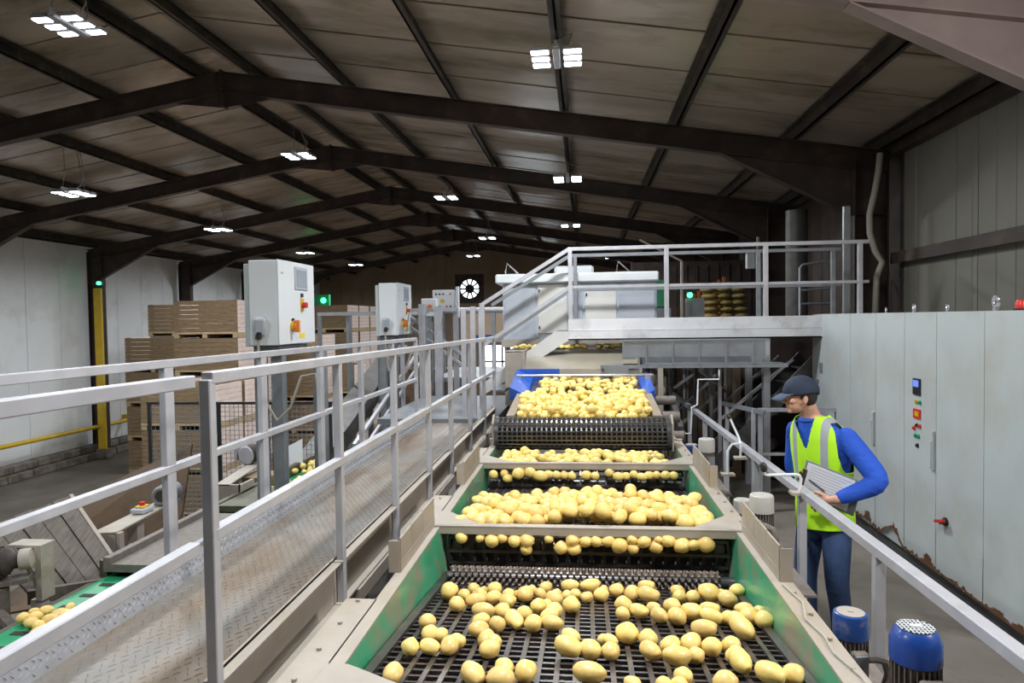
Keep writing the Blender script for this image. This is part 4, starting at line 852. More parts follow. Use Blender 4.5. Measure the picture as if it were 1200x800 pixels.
# yellow column guard and rails by the white wall
t = thing('column_guard', (-14.2,18.8,ZL), 'tall yellow post against the white wall below the third frame', 'post')
B(-14.38,18.72,-1.4,-14.14,18.80,3.35).build('face', yellow, t, bevel=.01); B(-14.42,18.80,-1.4,-14.36,18.95,3.35).build('side', black, t); B(-14.45,18.7,ZL,-14.1,18.98,-1.4).build('foot', blockm, t, bevel=.02)
t = thing('crash_rail', (-14.3,12,-.7), 'yellow crash rail running along the white wall', 'rail')
MB().cyl((-14.32,YF+.5,-.62),(-14.32,22.5,-.74),.06,12).build('rail', yellow, t, smooth=True); m = MB()
for y in (-3,3,9,14.9,20.5): m.box(-14.9,y-.04,-.75,-14.32,y+.04,-.62)
m.split('bracket', yellow, t)
t = thing('exit_lamp', (-14.2,18.9,3.5), 'tiny green lamp on the column above the yellow post', 'lamp'); MB().cyl((-14.2,18.78,3.5),(-14.2,18.7,3.5),.05,10).build('lens', glow, t); B(-14.42,18.78,3.42,-14.12,18.93,3.58).build('housing', black, t)
t = thing('exit_sign', (-11.75,30,3.1), 'green lamp glowing far away right of the first control cabinet', 'lamp'); MB().cyl((-11.75,29.9,3.24),(-11.75,29.86,3.24),.12,12).build('lens', glow, t); B(-12.5,29.9,2.95,-11.5,30.1,3.5).build('housing', greenb, t); B(-12.05,29.95,ZL,-11.95,30.05,2.95).build('post', galvd, t)
# dark store partition at far left middle
# ------------------------------------------------------------------ control cabinets by the walkway
def ctrl_cabinet(loc, label):
    x, y, z = loc; t = thing('control_cabinet', loc, label, 'control cabinet', 'white control cabinets by the walkway')
    B(x-.30,y,z,x-.02,y+.85,z+.82).build('enclosure', whitep, t, bevel=.006)
    B(x-.37,y+.04,z-.01,x-.30,y+.80,z+.79).build('back_plate', cabm, t, bevel=.004)
    d = B(x-.017,y-.004,z+.005,x,y+.855,z+.825).build('door', whitep, t, bevel=.004)
    w_ = B(x,y+.36,z+.55,x+.012,y+.66,z+.78).build('window_frame', greyp, d, bevel=.004); B(x+.012,y+.39,z+.58,x+.016,y+.63,z+.75).build('window_pane', glassp, d)
    B(x,y+.50,z+.475,x+.02,y+.53,z+.515).build('latch', black, d)
    B(x,y+.06,z+.69,x+.004,y+.10,z+.71).build('nameplate', greyp, d)
    B(x,y+.49,z+.335,x+.006,y+.57,z+.46).build('emergency_plate', yellow, t); MB().cyl((x+.006,y+.53,z+.395),(x+.055,y+.53,z+.395),.03,14).build('emergency_button', red, t, smooth=True)
    MB().cyl((x,y+.28,z+.18),(x+.025,y+.28,z+.18),.05,16).build('isolator_plate', yellow, t, smooth=True); MB().cyl((x+.025,y+.28,z+.18),(x+.06,y+.28,z+.18),.042,16).box(x+.03,y+.26,z+.12,x+.075,y+.30,z+.24).build('isolator_knob', orange, t)
    B(x,y+.27,z+.235,x+.02,y+.30,z+.26).build('isolator_lock', black, t)
    B(x,y+.46,z+.06,x+.003,y+.58,z+.11).build('warning_label', ylw, t)
    s_ = MB().bar((x-.19,y-.02,z+.10),(x-.17,y-.06,z+.27),.10,.09).build('power_socket', greyp, t, bevel=.015); MB().cyl((x-.19,y-.06,z+.06),(x-.18,y-.055,z+.13),.03,10).build('plug', black, t)
    MB().tube([(x-.19,y-.06,z+.07),(x-.19,y-.05,z-.15),(x-.17,y-.03,z-.5),(x-.05,y+.0,z-.72),(x+.08,y+.02,z-.6),(x+.18,y+.05,z-.3),(x+.3,y+.1,z-.28),(x+.36,y+.1,z-.6),(x+.36,y+.1,z-1.2),(x+.36,y+.1,z-2.0)], .014, 8).build('power_cable', cable, t, smooth=True)
    B(x-.22,y+.25,ZL,x-.10,y+.35,z-.01).box(x-.3,y+.1,z-.06,x-.05,y+.75,z-.01).box(x-.36,y+.18,ZL,x-.26,y+.28,z).build('stand', galvd, t, bevel=.004)
    return t
c_ = ctrl_cabinet((-2.9,6.26,2.035), 'large white control cabinet with window and red buttons, nearest beside the walkway')
c_2 = dup(c_, (-2.9,10.43,2.03), 'second white control cabinet farther along, same buttons, above the grey frames', 'white control cabinets by the walkway')
t = thing('switch_box', (-2.8,12.6,2.2), 'small white box with an orange knob half hidden behind the second control cabinet', 'control box'); B(-3.0,12.4,2.33,-2.72,12.55,2.66).build('box', whitep, t, bevel=.01); MB().cyl((-2.84,12.4,2.5),(-2.84,12.36,2.5),.05,12).build('knob', orange, t); B(-2.92,12.45,ZL,-2.82,12.52,2.33).build('stand', galvd, t)
t = thing('push_button_box', (-2.7,13.0,2.47), 'white push-button panel facing the camera, left of the daylight fan', 'control panel')
B(-2.92,13.0,2.47,-2.5,13.15,2.84).build('box', whitep, t, bevel=.006); B(-2.46,12.98,2.3,-2.41,13.1,2.9).build('side_post', whitep, t)
for i, c in enumerate([black,black,black,whitep,red]): MB().cyl((-2.85+i*.07,13.0,2.76),(-2.85+i*.07,12.98,2.76),.018,10).build('button', c, t)
for i, c in enumerate([red,black,whitep,red,black]): MB().cyl((-2.85+i*.07,13.0,2.52),(-2.85+i*.07,12.98,2.52),.018,10).build('button', c, t)
MB().cyl((-2.73,13.0,2.63),(-2.73,12.97,2.63),.04,12).build('selector', yellow, t); B(-2.78,13.02,ZL,-2.7,13.1,2.47).build('stand', galvd, t)
# ------------------------------------------------------------------ grey frames beyond the first cabinet
t = thing('steel_gantry', (-4.1,12,ZL), 'grey open rectangular steel frame between the two control cabinets', 'frame')
B(-4.8,11.9,2.37,-3.2,11.96,2.43).box(-4.8,13.4,2.37,-3.2,13.46,2.43).box(-4.8,11.96,2.38,-4.74,13.4,2.42).box(-3.26,11.96,2.38,-3.2,13.4,2.42).build('top_frame', galv, t)
for x, y, w_ in ((-4.77,11.93,.03),(-4.2,11.93,.025),(-3.62,11.9,.06),(-3.23,13.43,.03),(-4.77,13.43,.03)): B(x-w_,y-w_,ZL,x+w_,y+w_,2.37).build('post', galvd, t)
t = thing('access_stair', (-2.7,11.5,ZL), 'grey steel stair frame with crossing braces right of the second control cabinet', 'stair')
for x, y, z1, w_ in ((-3.05,11.2,2.42,.03),(-2.62,10.9,2.52,.055),(-2.38,11.0,2.48,.06),(-2.15,11.3,2.45,.04)): B(x-w_,y-w_,ZL,x+w_,y+w_,z1).build('post', galv, t)
B(-3.08,11.15,2.40,-2.1,11.2,2.46).build('top_rail', galv, t)
for z in (2.12,2.30): MB().bar((-3.05,11.25,z+.12),(-2.0,11.25,z-.65),.045).build('stair_rail', galv, t)
MB().bar((-2.95,11.25,2.15),(-2.6,11.25,2.42),.035).build('brace', galv, t)
t = thing('cross_pipe', (-2.2,14,2.4), 'pale horizontal pipe between the button panel and the stair foot', 'pipe')
MB().cyl((-3.0,13.9,2.45),(-1.5,13.9,2.45),.06,12).build('pipe', galv, t, smooth=True); B(-1.9,13.85,ZL,-1.82,13.95,2.4).build('post', galvd, t)
t = thing('inclined_conveyor', (-4.2,10.5,ZL), 'grey inclined conveyor rising behind the walkway guard rails', 'conveyor')
m = MB(); m.hexa([(-4.14,9.3,.0),(-3.70,9.3,.0),(-3.70,14.0,1.45),(-4.14,14.0,1.45)],[(-4.14,9.3,.3),(-3.70,9.3,.3),(-3.70,14.0,1.75),(-4.14,14.0,1.75)]); m.build('trough', dks, t)
MB().bar((-3.08,8.8,.6),(-3.08,13.0,1.85),.05).bar((-3.08,8.8,.35),(-3.08,13.0,1.6),.04).split('side_rail', galv, t); m = MB()
for y, z in ((9.6,.1),(11.6,.7),(13.5,1.3)): m.box(-3.78,y-.04,ZL,-3.71,y+.04,z).box(-4.12,y-.04,ZL,-4.05,y+.04,z)
m.split('leg', galvd, t)
t = thing('end_platform', (-2.0,9.5,ZL), 'low steel cross platform with steps at the far end of the walkway', 'platform')
for z, y in ((.96,8.3),(.72,8.25),(1.2,11.5)): B(-2.6,y,z,-1.1 if z < 1 else -1.3,y+2.6,z+.07).build('deck', galvd, t)
m = MB()
for x in (-2.55,-1.35):
    for y in (8.6,10.6,13.8): m.box(x-.04,y-.04,ZL,x+.04,y+.04,.72 if y < 11 else 1.2)
m.split('leg', galvd, t)
t = thing('dark_bin_row', (-3.6,20,ZL), 'dark machinery block in the shadow in front of the back wall fans', 'machinery')
B(-5.6,20,ZL,-1.9,21,.80).build('block', brownst, t); B(-3.7,20.5,1.55,-2.3,21,2.5).build('upper_block', backm, t, bevel=.02); B(-3.7,20.6,.8,-3.6,20.7,1.55).box(-2.4,20.6,.8,-2.3,20.7,1.55).split('upright', galvd, t); B(-3.4,20.45,1.55,-2.7,20.5,1.8).build('blue_panel', bluep, t)
# back-wall fans with daylight behind
for i, fx in enumerate(FX):
    t = thing('extractor_fan', (fx, Yb, FZ-fr), ['round extractor fan with daylight between its blades, left one','right-hand extractor fan with daylight, partly hidden by the sorter'][i], 'fan', 'extractor fans in the back wall')
    m = MB(); n = 40; vs_ = []; r_ = .52
    for k in range(n):
        a = 2*PI*k/n; c, s_ = math.cos(a), math.sin(a); q = fr/max(abs(c), abs(s_)); vs_ += [(fx+c*r_,Yb-.02,FZ+s_*r_),(fx+c*q,Yb-.02,FZ+s_*q),(fx+c*r_,Yb+.12,FZ+s_*r_),(fx+c*q,Yb+.12,FZ+s_*q)]
    fs = []
    for k in range(n): a, b_ = 4*k, 4*((k+1) % n); fs += [(a,b_,b_+1,a+1),(a+2,a+3,b_+3,b_+2),(a,a+2,b_+2,b_),(a+1,b_+1,b_+3,a+3)]
    m.add(vs_, fs); m.build('housing', rust, t)
    m = MB().cyl((fx,Yb,FZ),(fx,Yb+.1,FZ),.25,20); 
    m.build('hub', black, t); m = MB()
    for k in range(10): a = 2*PI*k/10; m.hexa(*[[(fx+math.cos(a+d)*rr,Yb+yy,FZ+math.sin(a+d)*rr) for d, rr in ((-.22,.19),(.22,.19),(.085,.54),(-.085,.54))] for yy in (.03,.05)])
    m.build('blade', black, t)
# ------------------------------------------------------------------ wire fence
t = thing('wire_fence', (-4.8,9,ZL), 'dark-framed wire mesh fence in front of the near crates', 'fence')
B(-6.15,8.98,1.13,-3.45,9.02,1.165).build('top_rail', black, t)
for x in (-6.12,-5.09,-4.29,-3.48): B(x-.02,8.98,ZL,x+.02,9.02,1.13).build('post', black, t)
m = MB(); x = -6.1
while x < -3.46: m.box(x-.003,8.997,-.6,x+.003,9.003,1.13); x += .065
z = -.6
while z < 1.12: m.box(-6.12,8.997,z-.003,-3.46,9.003,z+.003); z += .065
tag(m.build('wire_mesh', galvd, t), 'fine grey square wire mesh'); B(-5.25,8.94,.45,-5.1,8.96,.72).build('sign_plate', whitep, t)
for nm, x0, x1, z0, z1, y, lb in (('pale_board',-3.93,-3.70,.3,.73,8.55,'bright white board standing left of the tall grey post'),('pale_board',-3.82,-3.66,.34,.74,9.3,'second white board a little farther right and behind')):
    t = MB(); t.hexa([(x0,y,z0),(x1,y,z0+.1),(x1,y+.02,z0+.1),(x0,y+.02,z0)],[(x0,y,z1-.12),(x1,y,z1),(x1,y+.02,z1),(x0,y+.02,z1-.12)]); t.box(x0+.02,y+.02,ZL,x0+.06,y+.05,z0+.1); tag(t.build(nm, paper), lb, 'board')
# ------------------------------------------------------------------ green belt line on the left
t = thing('green_belt_conveyor', (-3.6,6,ZL), 'long conveyor with a bright green belt left of the walkway', 'conveyor')
m = MB().box(-3.72,2.2,.27,-3.02,9.2,.30).mat(1); y = 2.3
while y < 9.1:
    for x in (-3.65,-3.42,-3.19): m.box(x,y,.301,x+.14,y+.05,.304)
    y += .2
m.build('belt', [greenb, dark], t)
m = MB().box(-3.02,2.2,.2,-2.99,9.2,.36); tag(m.build('right_side', greenb, t), 'green right side plate')
m = MB().box(-3.79,4.9,.08,-3.73,9.2,.42).box(-3.79,2.2,.05,-3.73,4.9,.29); tag(m.build('left_side', olive, t), 'olive left side plate')
MB().bar((-4.12,4.58,.25),(-3.56,4.96,.245),.05,.10).build('wooden_rail', oldwood, t)
B(-3.72,4.85,.35,-3.2,6.25,.41).box(-3.72,4.85,.41,-3.66,6.25,.46).build('cover_beam', motorg, t)
B(-3.72,6.5,.35,-3.3,7.3,.41).build('cover_plate', olive, t)
m = MB()
for y in (2.6,5,7.5,9):
    for x in (-3.7,-3.1): m.box(x-.03,y-.03,ZL,x+.03,y+.03,.27)
m.split('leg', galvd, t)
t = thing('plank_hopper', (-4.1,4.9,ZL), 'slanted hopper wall of weathered grey boards beside the green belt', 'hopper')
m = MB(); a = Vector((-4.36,5.32,.80)); b_ = Vector((-3.62,5.0,.20)); c = Vector((-4.10,4.62,.20)); d = Vector((-4.72,4.75,.66)); nrm = (b_-a).cross(c-a).normalized()*.015; n = 5
for i in range(n):
    u0, u1 = i/n+.006, (i+1)/n-.006; p0 = a.lerp(d,u0); p1 = a.lerp(d,u1); q0 = b_.lerp(c,u0); q1 = b_.lerp(c,u1)
    e = nrm if i % 2 else nrm*1.7; m.add([p0-e,p1-e,q1-e,q0-e,p0+e,p1+e,q1+e,q0+e],[(0,1,2,3),(7,6,5,4),(0,4,5,1),(1,5,6,2),(2,6,7,3),(3,7,4,0)])
m.build('board_face', oldwood, t); MB().bar(a+V(.0,0,.01),b_+V(0,0,.01),.03,.045).build('edge_strip', creamst, t)
m = MB(); 
for p in (a, b_, c, d): m.box(p.x-.03,p.y-.0,ZL,p.x+.03,p.y+.05,p.z-.03)
m.split('leg', oldwood, t)
t = thing('bracket_stand', (-4.0,4.5,ZL), 'small cream steel bracket stand in front of the plank hopper', 'bracket')
m = MB().box(-4.16,4.46,.66,-3.90,4.60,.68).box(-3.95,4.46,.28,-3.90,4.58,.66).box(-4.0,4.47,ZL,-3.92,4.55,.28); m.add([(-4.1,4.47,.66),(-4.08,4.47,.66),(-3.92,4.47,.34),(-3.95,4.47,.34),(-4.1,4.49,.66),(-4.08,4.49,.66),(-3.92,4.49,.34),(-3.95,4.49,.34)],[(0,1,2,3),(7,6,5,4),(0,4,5,1),(1,5,6,2),(2,6,7,3),(3,7,4,0)]); m.build('frame', dusty, t)
t = thing('dirty_motor', (-4.1,4.3,ZL), 'dark dirt-caked motor at the left edge on a wooden shelf', 'motor')
m = MB(); m.lathe((-4.34,4.28,.56),(-3.95,4.46,.60),[(0,.05),(.02,.10),(.12,.105),(.26,.10),(.30,.06),(.36,.055)],18); m.build('body', motordark, t, smooth=True)
m = MB()
for i in range(8): m.lathe((-4.34+.03*i,4.28+.014*i,.56+.003*i),(-3.95,4.46,.60),[(0,.115),(.008,.115)],18)
m.build('cooling_fins', motordark, t); MB().lathe((-4.02,4.42,.59),(-3.9,4.48,.60),[(0,.075),(.07,.075),(.09,.03)],16).build('end_bell', dusty, t, smooth=True)
MB().bar((-4.5,4.2,.42),(-3.96,4.44,.46),.16,.03).build('shelf', oldwood, t); MB().box(-4.18,4.28,ZL,-4.06,4.36,.42).build('leg', oldwood, t)
MB().bar((-4.12,4.24,.36),(-3.96,4.30,.12),.10,.03).build('side_board', oldwood, t)
t = thing('motor_bracket', (-4.1,5.8,ZL), 'cream angle beam carrying an emergency stop box beyond the plank hopper', 'bracket')
m = MB(); m.hexa([(-4.24,5.38,.455),(-3.99,5.38,.475),(-4.10,6.42,.475),(-4.30,6.35,.46)],[(-4.24,5.38,.47),(-3.99,5.38,.49),(-4.10,6.42,.49),(-4.30,6.35,.475)]); m.box(-4.23,5.37,.27,-4.0,5.39,.46).box(-3.99,5.37,.26,-3.96,5.43,.48); m.box(-4.2,5.8,ZL,-4.1,5.9,.46); m.bar((-3.97,5.5,.33),(-3.90,6.3,.22),.03); m.build('angle_beam', creamst, t)
t = thing('emergency_stop', (-4.16,5.98,.48), 'grey emergency stop box with yellow top and red button on the angle beam', 'switch')
B(-4.24,5.9,.487,-4.10,6.06,.535).build('box', greyp, t, bevel=.01); B(-4.215,5.93,.535,-4.125,6.03,.553).build('yellow_top', yellow, t, bevel=.006); MB().cyl((-4.17,5.98,.553),(-4.17,5.98,.585),.025,12).build('button', red, t, smooth=True)
t = thing('small_motor', (-4.16,6.3,.5), 'small round grey motor behind the emergency stop box', 'motor')
m = MB(); m.lathe((-4.10,6.16,.59),(-4.14,6.45,.59),[(0,.08),(.02,.10),(.1,.10),(.26,.095)],20); m.build('body', galvd, t, smooth=True); MB().lathe((-4.10,6.155,.59),(-4.14,6.45,.59),[(0,.055),(.01,.06)],20).build('fan_cowl', motordark, t); B(-4.2,6.2,.487,-4.05,6.4,.51).build('foot', galvd, t)
t = thing('rusty_sheet', (-4.8,6.6,ZL), 'brown stained curved sheet in the dark behind the plank hopper', 'sheet')
m = MB(); m.hexa([(-5.9,6.5,-.3),(-4.1,6.3,-.3),(-4.1,6.33,-.3),(-5.9,6.53,-.3)],[(-5.7,6.85,.30),(-4.25,6.95,.95),(-4.25,6.98,.95),(-5.7,6.88,.30)]); m.hexa([(-5.6,5.5,-.4),(-4.0,5.5,-.1),(-4.0,5.5,-.08),(-5.6,5.5,-.38)],[(-5.6,6.5,-.3),(-4.1,6.3,-.2),(-4.1,6.3,-.18),(-5.6,6.5,-.28)]); m.box(-5.0,6.9,ZL,-4.9,7.0,.1); m.build('sheet', brownst, t)
t = thing('feed_chute', (-4.0,7.5,ZL), 'grey boxed chute arm reaching over the green belt in front of the fence', 'chute')
m = MB(); m.box(-4.02,7.0,.33,-3.74,7.03,.50); m.hexa([(-4.02,7.0,.49),(-3.86,7.0,.49),(-4.05,8.3,.50),(-4.2,8.3,.50)],[(-4.02,7.0,.505),(-3.86,7.0,.505),(-4.05,8.3,.515),(-4.2,8.3,.515)]); m.box(-3.76,7.0,.33,-3.73,7.3,.5); m.box(-4.05,7.4,ZL,-3.98,7.5,.49); m.build('arm', dusty, t)
B(-4.0,7.5,.33,-3.66,7.9,.46).build('brown_liner', wood, t)
t = thing('belt_motor', (-4.15,8.1,.5), 'round grey-faced motor above the chute arm, in front of the wire fence', 'motor')
MB().lathe((-4.16,7.95,.63),(-4.05,8.4,.63),[(0,.09),(.02,.115),(.12,.115),(.3,.10),(.4,.05)],22).build('body', motordark, t, smooth=True); MB().lathe((-4.162,7.94,.63),(-4.05,8.4,.63),[(0,.10),(.012,.118)],22).build('fan_cowl', galv, t); B(-4.22,8.0,.515,-4.08,8.25,.54).build('foot', galvd, t); B(-4.33,7.98,.56,-4.29,8.05,.78).build('terminal_box', galv, t)
t = thing('tall_post', (-2.75,5.6,ZL), 'tall grey square post with cables, left of the walkway', 'post')
B(-2.85,6.9,ZL,-2.73,7.02,2.0).build('post', galvd, t, bevel=.004)
t = thing('potato_bin', (-4.35,10.2,ZL), 'round tan tub holding potatoes behind the fence', 'bin')
MB().lathe((-4.5,10.2,ZL),(-4.5,10.2,1),[(0,.35),(1.9,.42),(1.92,.42),(1.92,.39),(1.85,.38)],24).build('tub', wood, t, smooth=True)
# ------------------------------------------------------------------ the man
bx_, by_ = 1.60, 4.78
Lh = V(.60,-.80,0); Nh = V(-.80,-.60,0)
def mm(l, f, z): return V(bx_,by_,0)+Lh*l+Nh*f+V(0,0,z*1.022)
man = thing('person', (bx_,by_,0), 'man in lime high-visibility vest, blue sweatshirt, jeans and navy cap holding a clipboard', 'person')
def loft(m, rings, n=28, sq=1.0, caps=True):   # rings (l, f, z, a, b)
    vs_ = []
    for (l, f, z, a, b_) in rings:
        for i in range(n):
            t_ = 2*PI*i/n; c, s_ = math.cos(t_), math.sin(t_); c = math.copysign(abs(c)**sq, c); s_ = math.copysign(abs(s_)**sq, s_); vs_.append(mm(l+a*c, f+b_*s_, z))
    k = len(rings); fs = [(r*n+i, r*n+(i+1)%n, (r+1)*n+(i+1)%n, (r+1)*n+i) for r in range(k-1) for i in range(n)]
    if caps: fs += [tuple(range(n))[::-1], tuple(range((k-1)*n, k*n))]
    return m.add(vs_, fs)
def limb(m, pts, rs, n=18, sub=4):
    P_, R__ = [], []
    pts = [Vector(p) for p in pts]
    for i in range(len(pts)-1):
        p0 = pts[max(i-1,0)]; p1 = pts[i]; p2 = pts[i+1]; p3 = pts[min(i+2,len(pts)-1)]
        for k in range(sub):
            u = k/sub; P_.append(.5*((2*p1)+(p2-p0)*u+(2*p0-5*p1+4*p2-p3)*u*u+(3*p1-p0-3*p2+p3)*u**3)); R__.append(rs[i]*(1-u)+rs[i+1]*u)
    P_.append(pts[-1]); R__.append(rs[-1]); m.tube(P_, R__, n); m.ball(P_[0], R__[0], 14); m.ball(P_[-1], R__[-1]*.98, 14); return m
def remesh(o, vox, sm=2):
    r = o.modifiers.new('remesh', 'REMESH'); r.mode = 'VOXEL'; r.voxel_size = vox; r.use_smooth_shade = True
    s_ = o.modifiers.new('smooth', 'SMOOTH'); s_.iterations = sm; s_.factor = .5; return o
torso = [(0,0,.84,.165,.115),(0,0,.95,.165,.12),(0,.0,1.05,.160,.118),(0,.005,1.15,.17,.122),(-.005,.015,1.27,.188,.125),(-.01,.03,1.37,.192,.118),(-.018,.045,1.44,.172,.105),(-.025,.065,1.50,.12,.085),(-.03,.08,1.545,.072,.068)]
LS, LE, LW = mm(.170,.015,1.42), mm(.395,.045,1.185), mm(.232,.205,1.06)
RS, RE, RW = mm(-.195,.03,1.42), mm(-.262,-.03,1.14), mm(-.19,-.13,.95)
HC = mm(-.060,.165,1.682)                                      # centre of the skull
ha = math.radians(-7); hd = Vector((-.955,.05,0)).normalized(); hl = Vector((hd.y,-hd.x,0))*-1
hf = (hd*math.cos(ha)+V(0,0,math.sin(ha))).normalized(); hu = (V(0,0,math.cos(ha))-hd*math.sin(ha)).normalized(); hs = hu.cross(hf)
Hrot = Matrix((hf, hs, hu)).transposed()
def hp(a, b_, c): return HC+hf*a+hs*b_+hu*c
m = MB(); tc_ = [(l,f,z,a*.93,b_*.93) for l,f,z,a,b_ in torso]; loft(m, tc_)
limb(m, [mm(-.03,.075,1.50), mm(-.04,.10,1.56), hp(-.03,0,-.07)], [.066,.058,.055])
m.ball(HC, (.100,.076,.105), 20, rot=Hrot); m.ball(hp(.035,0,-.055), (.066,.056,.064), 18, rot=Hrot); m.ball(hp(.078,0,-.098), (.024,.026,.018), 12, rot=Hrot); m.ball(hp(.082,0,.018), (.026,.052,.013), 12, rot=Hrot)
m.bar(hp(.096,0,.004), hp(.117,0,-.030), .016, .018); m.ball(hp(.114,0,-.034), (.016,.013,.011), 12, rot=Hrot)
for s_ in (-1, 1):
    m.ball(hp(.104,s_*.011,-.037), (.010,.008,.008), 10, rot=Hrot); m.ball(hp(.06,s_*.045,-.028), (.030,.018,.022), 12, rot=Hrot)
    m.ball(hp(-.008,s_*.076,-.018), (.019,.009,.031), 14, rot=Hrot); m.ball(hp(-.004,s_*.079,-.042), (.010,.007,.012), 10, rot=Hrot)
m.ball(hp(.092,0,-.060), (.013,.024,.006), 12, rot=Hrot); m.ball(hp(.089,0,-.071), (.013,.021,.006), 12, rot=Hrot)
# left arm core and hand
limb(m, [LS, LE, LW], [.05,.042,.031]); limb(m, [RS, RE, RW], [.05,.042,.031])
PC = mm(.150,.222,1.035)                                     # palm centre, in front of the board
limb(m, [LW, LW.lerp(PC,.5), PC], [.029,.027,.024]); hdir = (PC-LW).normalized(); hup = V(0,0,1)-hdir*hdir.z; hup.normalize(); hn = hdir.cross(hup)
if hn.dot(Nh) < 0: hn = -hn
pr = Matrix((hdir, hup, hn)).transposed()
m.ball(PC, (.050,.042,.019), 16, rot=pr)
for k, (u, ln) in enumerate(((.031,.082),(.011,.090),(-.010,.084),(-.030,.066))):
    b0 = PC+hdir*.036+hup*u+hn*.004; b1 = b0+hdir*ln*.38+hn*.010-hup*.006; b2 = b1+hdir*ln*.26-hn*.016-hup*.012; b3 = b2+hdir*ln*.10-hn*.020-hup*.014
    if k == 0: b2 = b1+hdir*ln*.34-hn*.006-hup*.004; b3 = b2+hdir*ln*.28-hn*.008-hup*.004
    limb(m, [b0, b1, b2, b3], [.0098,.0092,.0085,.0076], 10, 3)
t0 = PC-hdir*.012+hup*.034; limb(m, [t0, t0+hdir*.03+hup*.022+hn*.010, t0+hdir*.058+hup*.026+hn*.004, t0+hdir*.08+hup*.022-hn*.004], [.0135,.012,.0105,.009], 10, 3)
# right hand resting behind the hip
PR = RW+V(.02,.01,-.07); limb(m, [RW, PR], [.029,.022]); m.ball(PR, (.022,.035,.042), 14)
for k in range(4): q = PR+V(.004,-.026+k*.017,-.03); limb(m, [q, q+V(-.004,0,-.035), q+V(.008,0,-.06), q+V(.018,0,-.07)], [.0095,.009,.008,.007], 8, 3)
q = PR+V(-.01,-.03,0); limb(m, [q, q+V(-.01,-.02,-.03), q+V(-.008,-.024,-.055)], [.012,.011,.009], 8, 3)
# legs core
hipL, kneeL, ankL = mm(.09,.0,.86), mm(.115,.03,.47), mm(.13,-.02,.09)
hipR, kneeR, ankR = mm(-.09,.0,.86), mm(-.10,.06,.47), mm(-.105,.03,.09)
limb(m, [hipL,kneeL,ankL], [.075,.05,.035]); limb(m, [hipR,kneeR,ankR], [.075,.05,.035])
body = remesh(m.build('body', skin, man), .0048, 2)
for s_ in (-1, 1):
    e = MB().ball(hp(.076,s_*.031,-.003), .0125, 12).build('eye', whitep, man, smooth='all'); MB().ball(hp(.0845,s_*.0315,-.003), .006, 8).build('iris', black, e, smooth='all')
    MB().tube([hp(.098,s_*.012,.014), hp(.098,s_*.03,.019), hp(.082,s_*.052,.012)], .004, 6).build('eyebrow', hairm, man, smooth='all')
# hair: back and sides below the cap
m = MB().ball(HC, (.106,.083,.109), 28, rot=Hrot, m=18)
def cut(m, keep):
    c_f = []; c_m = []
    for f_, mi in zip(m.f, m.m):
        c = sum((m.v[i] for i in f_), Vector())/len(f_)
        if keep(c): c_f.append(f_); c_m.append(mi)
    m.f, m.m = c_f, c_m; return m
def hloc(c): d = c-HC; return d.dot(hf), d.dot(hs), d.dot(hu)
def keep_hair(c):
    a, b_, z = hloc(c); return (z > .02) or (a < -.025 and z > -.072) or (a < .03 and z > -.012)
o = cut(m, keep_hair).build('hair', hairm, man, smooth='all'); s_ = o.modifiers.new('solid', 'SOLIDIFY'); s_.thickness = .006
m = MB().ball(hp(-.004,0,.022), (.117,.094,.108), 32, rot=Hrot, m=22)
o = cut(m, lambda c: hloc(c)[2] > .012-.14*max(0,-hloc(c)[0])).build('cap', capm, man, smooth='all'); s_ = o.modifiers.new('solid', 'SOLIDIFY'); s_.thickness = .006
cap = o; MB().ball(hp(-.004,0,.131), (.009,.009,.005), 10, rot=Hrot).build('cap_button', capm, cap, smooth='all')
m = MB(); n = 12; vs_ = []
for j in range(7):
    u = j/6
    for i in range(n+1):
        a = -1.15+2.3*i/n; base_ = hp(-.004+.112*math.cos(a), .090*math.sin(a), .022); tip = hp(.10+.088*math.cos(a*.9)*1.0, .074*math.sin(a), .000-.018*(1)+.022*math.cos(a)-.012); p = base_.lerp(tip, u); p = p+hu*(.010*math.sin(u*PI)); vs_.append(p)
m.add(vs_, [(j*(n+1)+i, j*(n+1)+i+1, (j+1)*(n+1)+i+1, (j+1)*(n+1)+i) for j in range(6) for i in range(n)])
o = m.build('visor', capvis, cap, smooth='all'); s_ = o.modifiers.new('solid', 'SOLIDIFY'); s_.thickness = .005
# sweatshirt
m = MB(); loft(m, [(l,f,z,a*1.03,b_*1.03) for l,f,z,a,b_ in torso[:-1]]+[(-.03,.08,1.53,.080,.076)])
limb(m, [LS+V(0,0,-.01), LS.lerp(LE,.5)+V(.012,0,-.005), LE, LE.lerp(LW,.45)+V(0,0,-.012), LE.lerp(LW,.86)], [.072,.070,.066,.056,.044])
limb(m, [RS, RS.lerp(RE,.5), RE, RE.lerp(RW,.45), RE.lerp(RW,.88)], [.068,.064,.058,.052,.042])
for k, u in enumerate((.25,.5,.75)):   # folds
    c = LS.lerp(LE,u); m.ball(c+V(.03,-.03,-.01), (.045,.045,.018), 12)
c = LE.lerp(LW,.88); dv = (LW-LE).normalized(); m.cyl(c-dv*.03, c+dv*.02, .043, 18, .040)
swo = remesh(m.build('sweatshirt', swt, man), .007, 2)
cutb = MB(); rings = []
o = MB().tube([mm(-.03+.079*math.cos(a), .082+.074*math.sin(a), 1.522+.012*math.sin(a+2.6)) for a in [2*PI*i/24 for i in range(25)]], .009, 8).build('collar', swt, man, smooth='all')
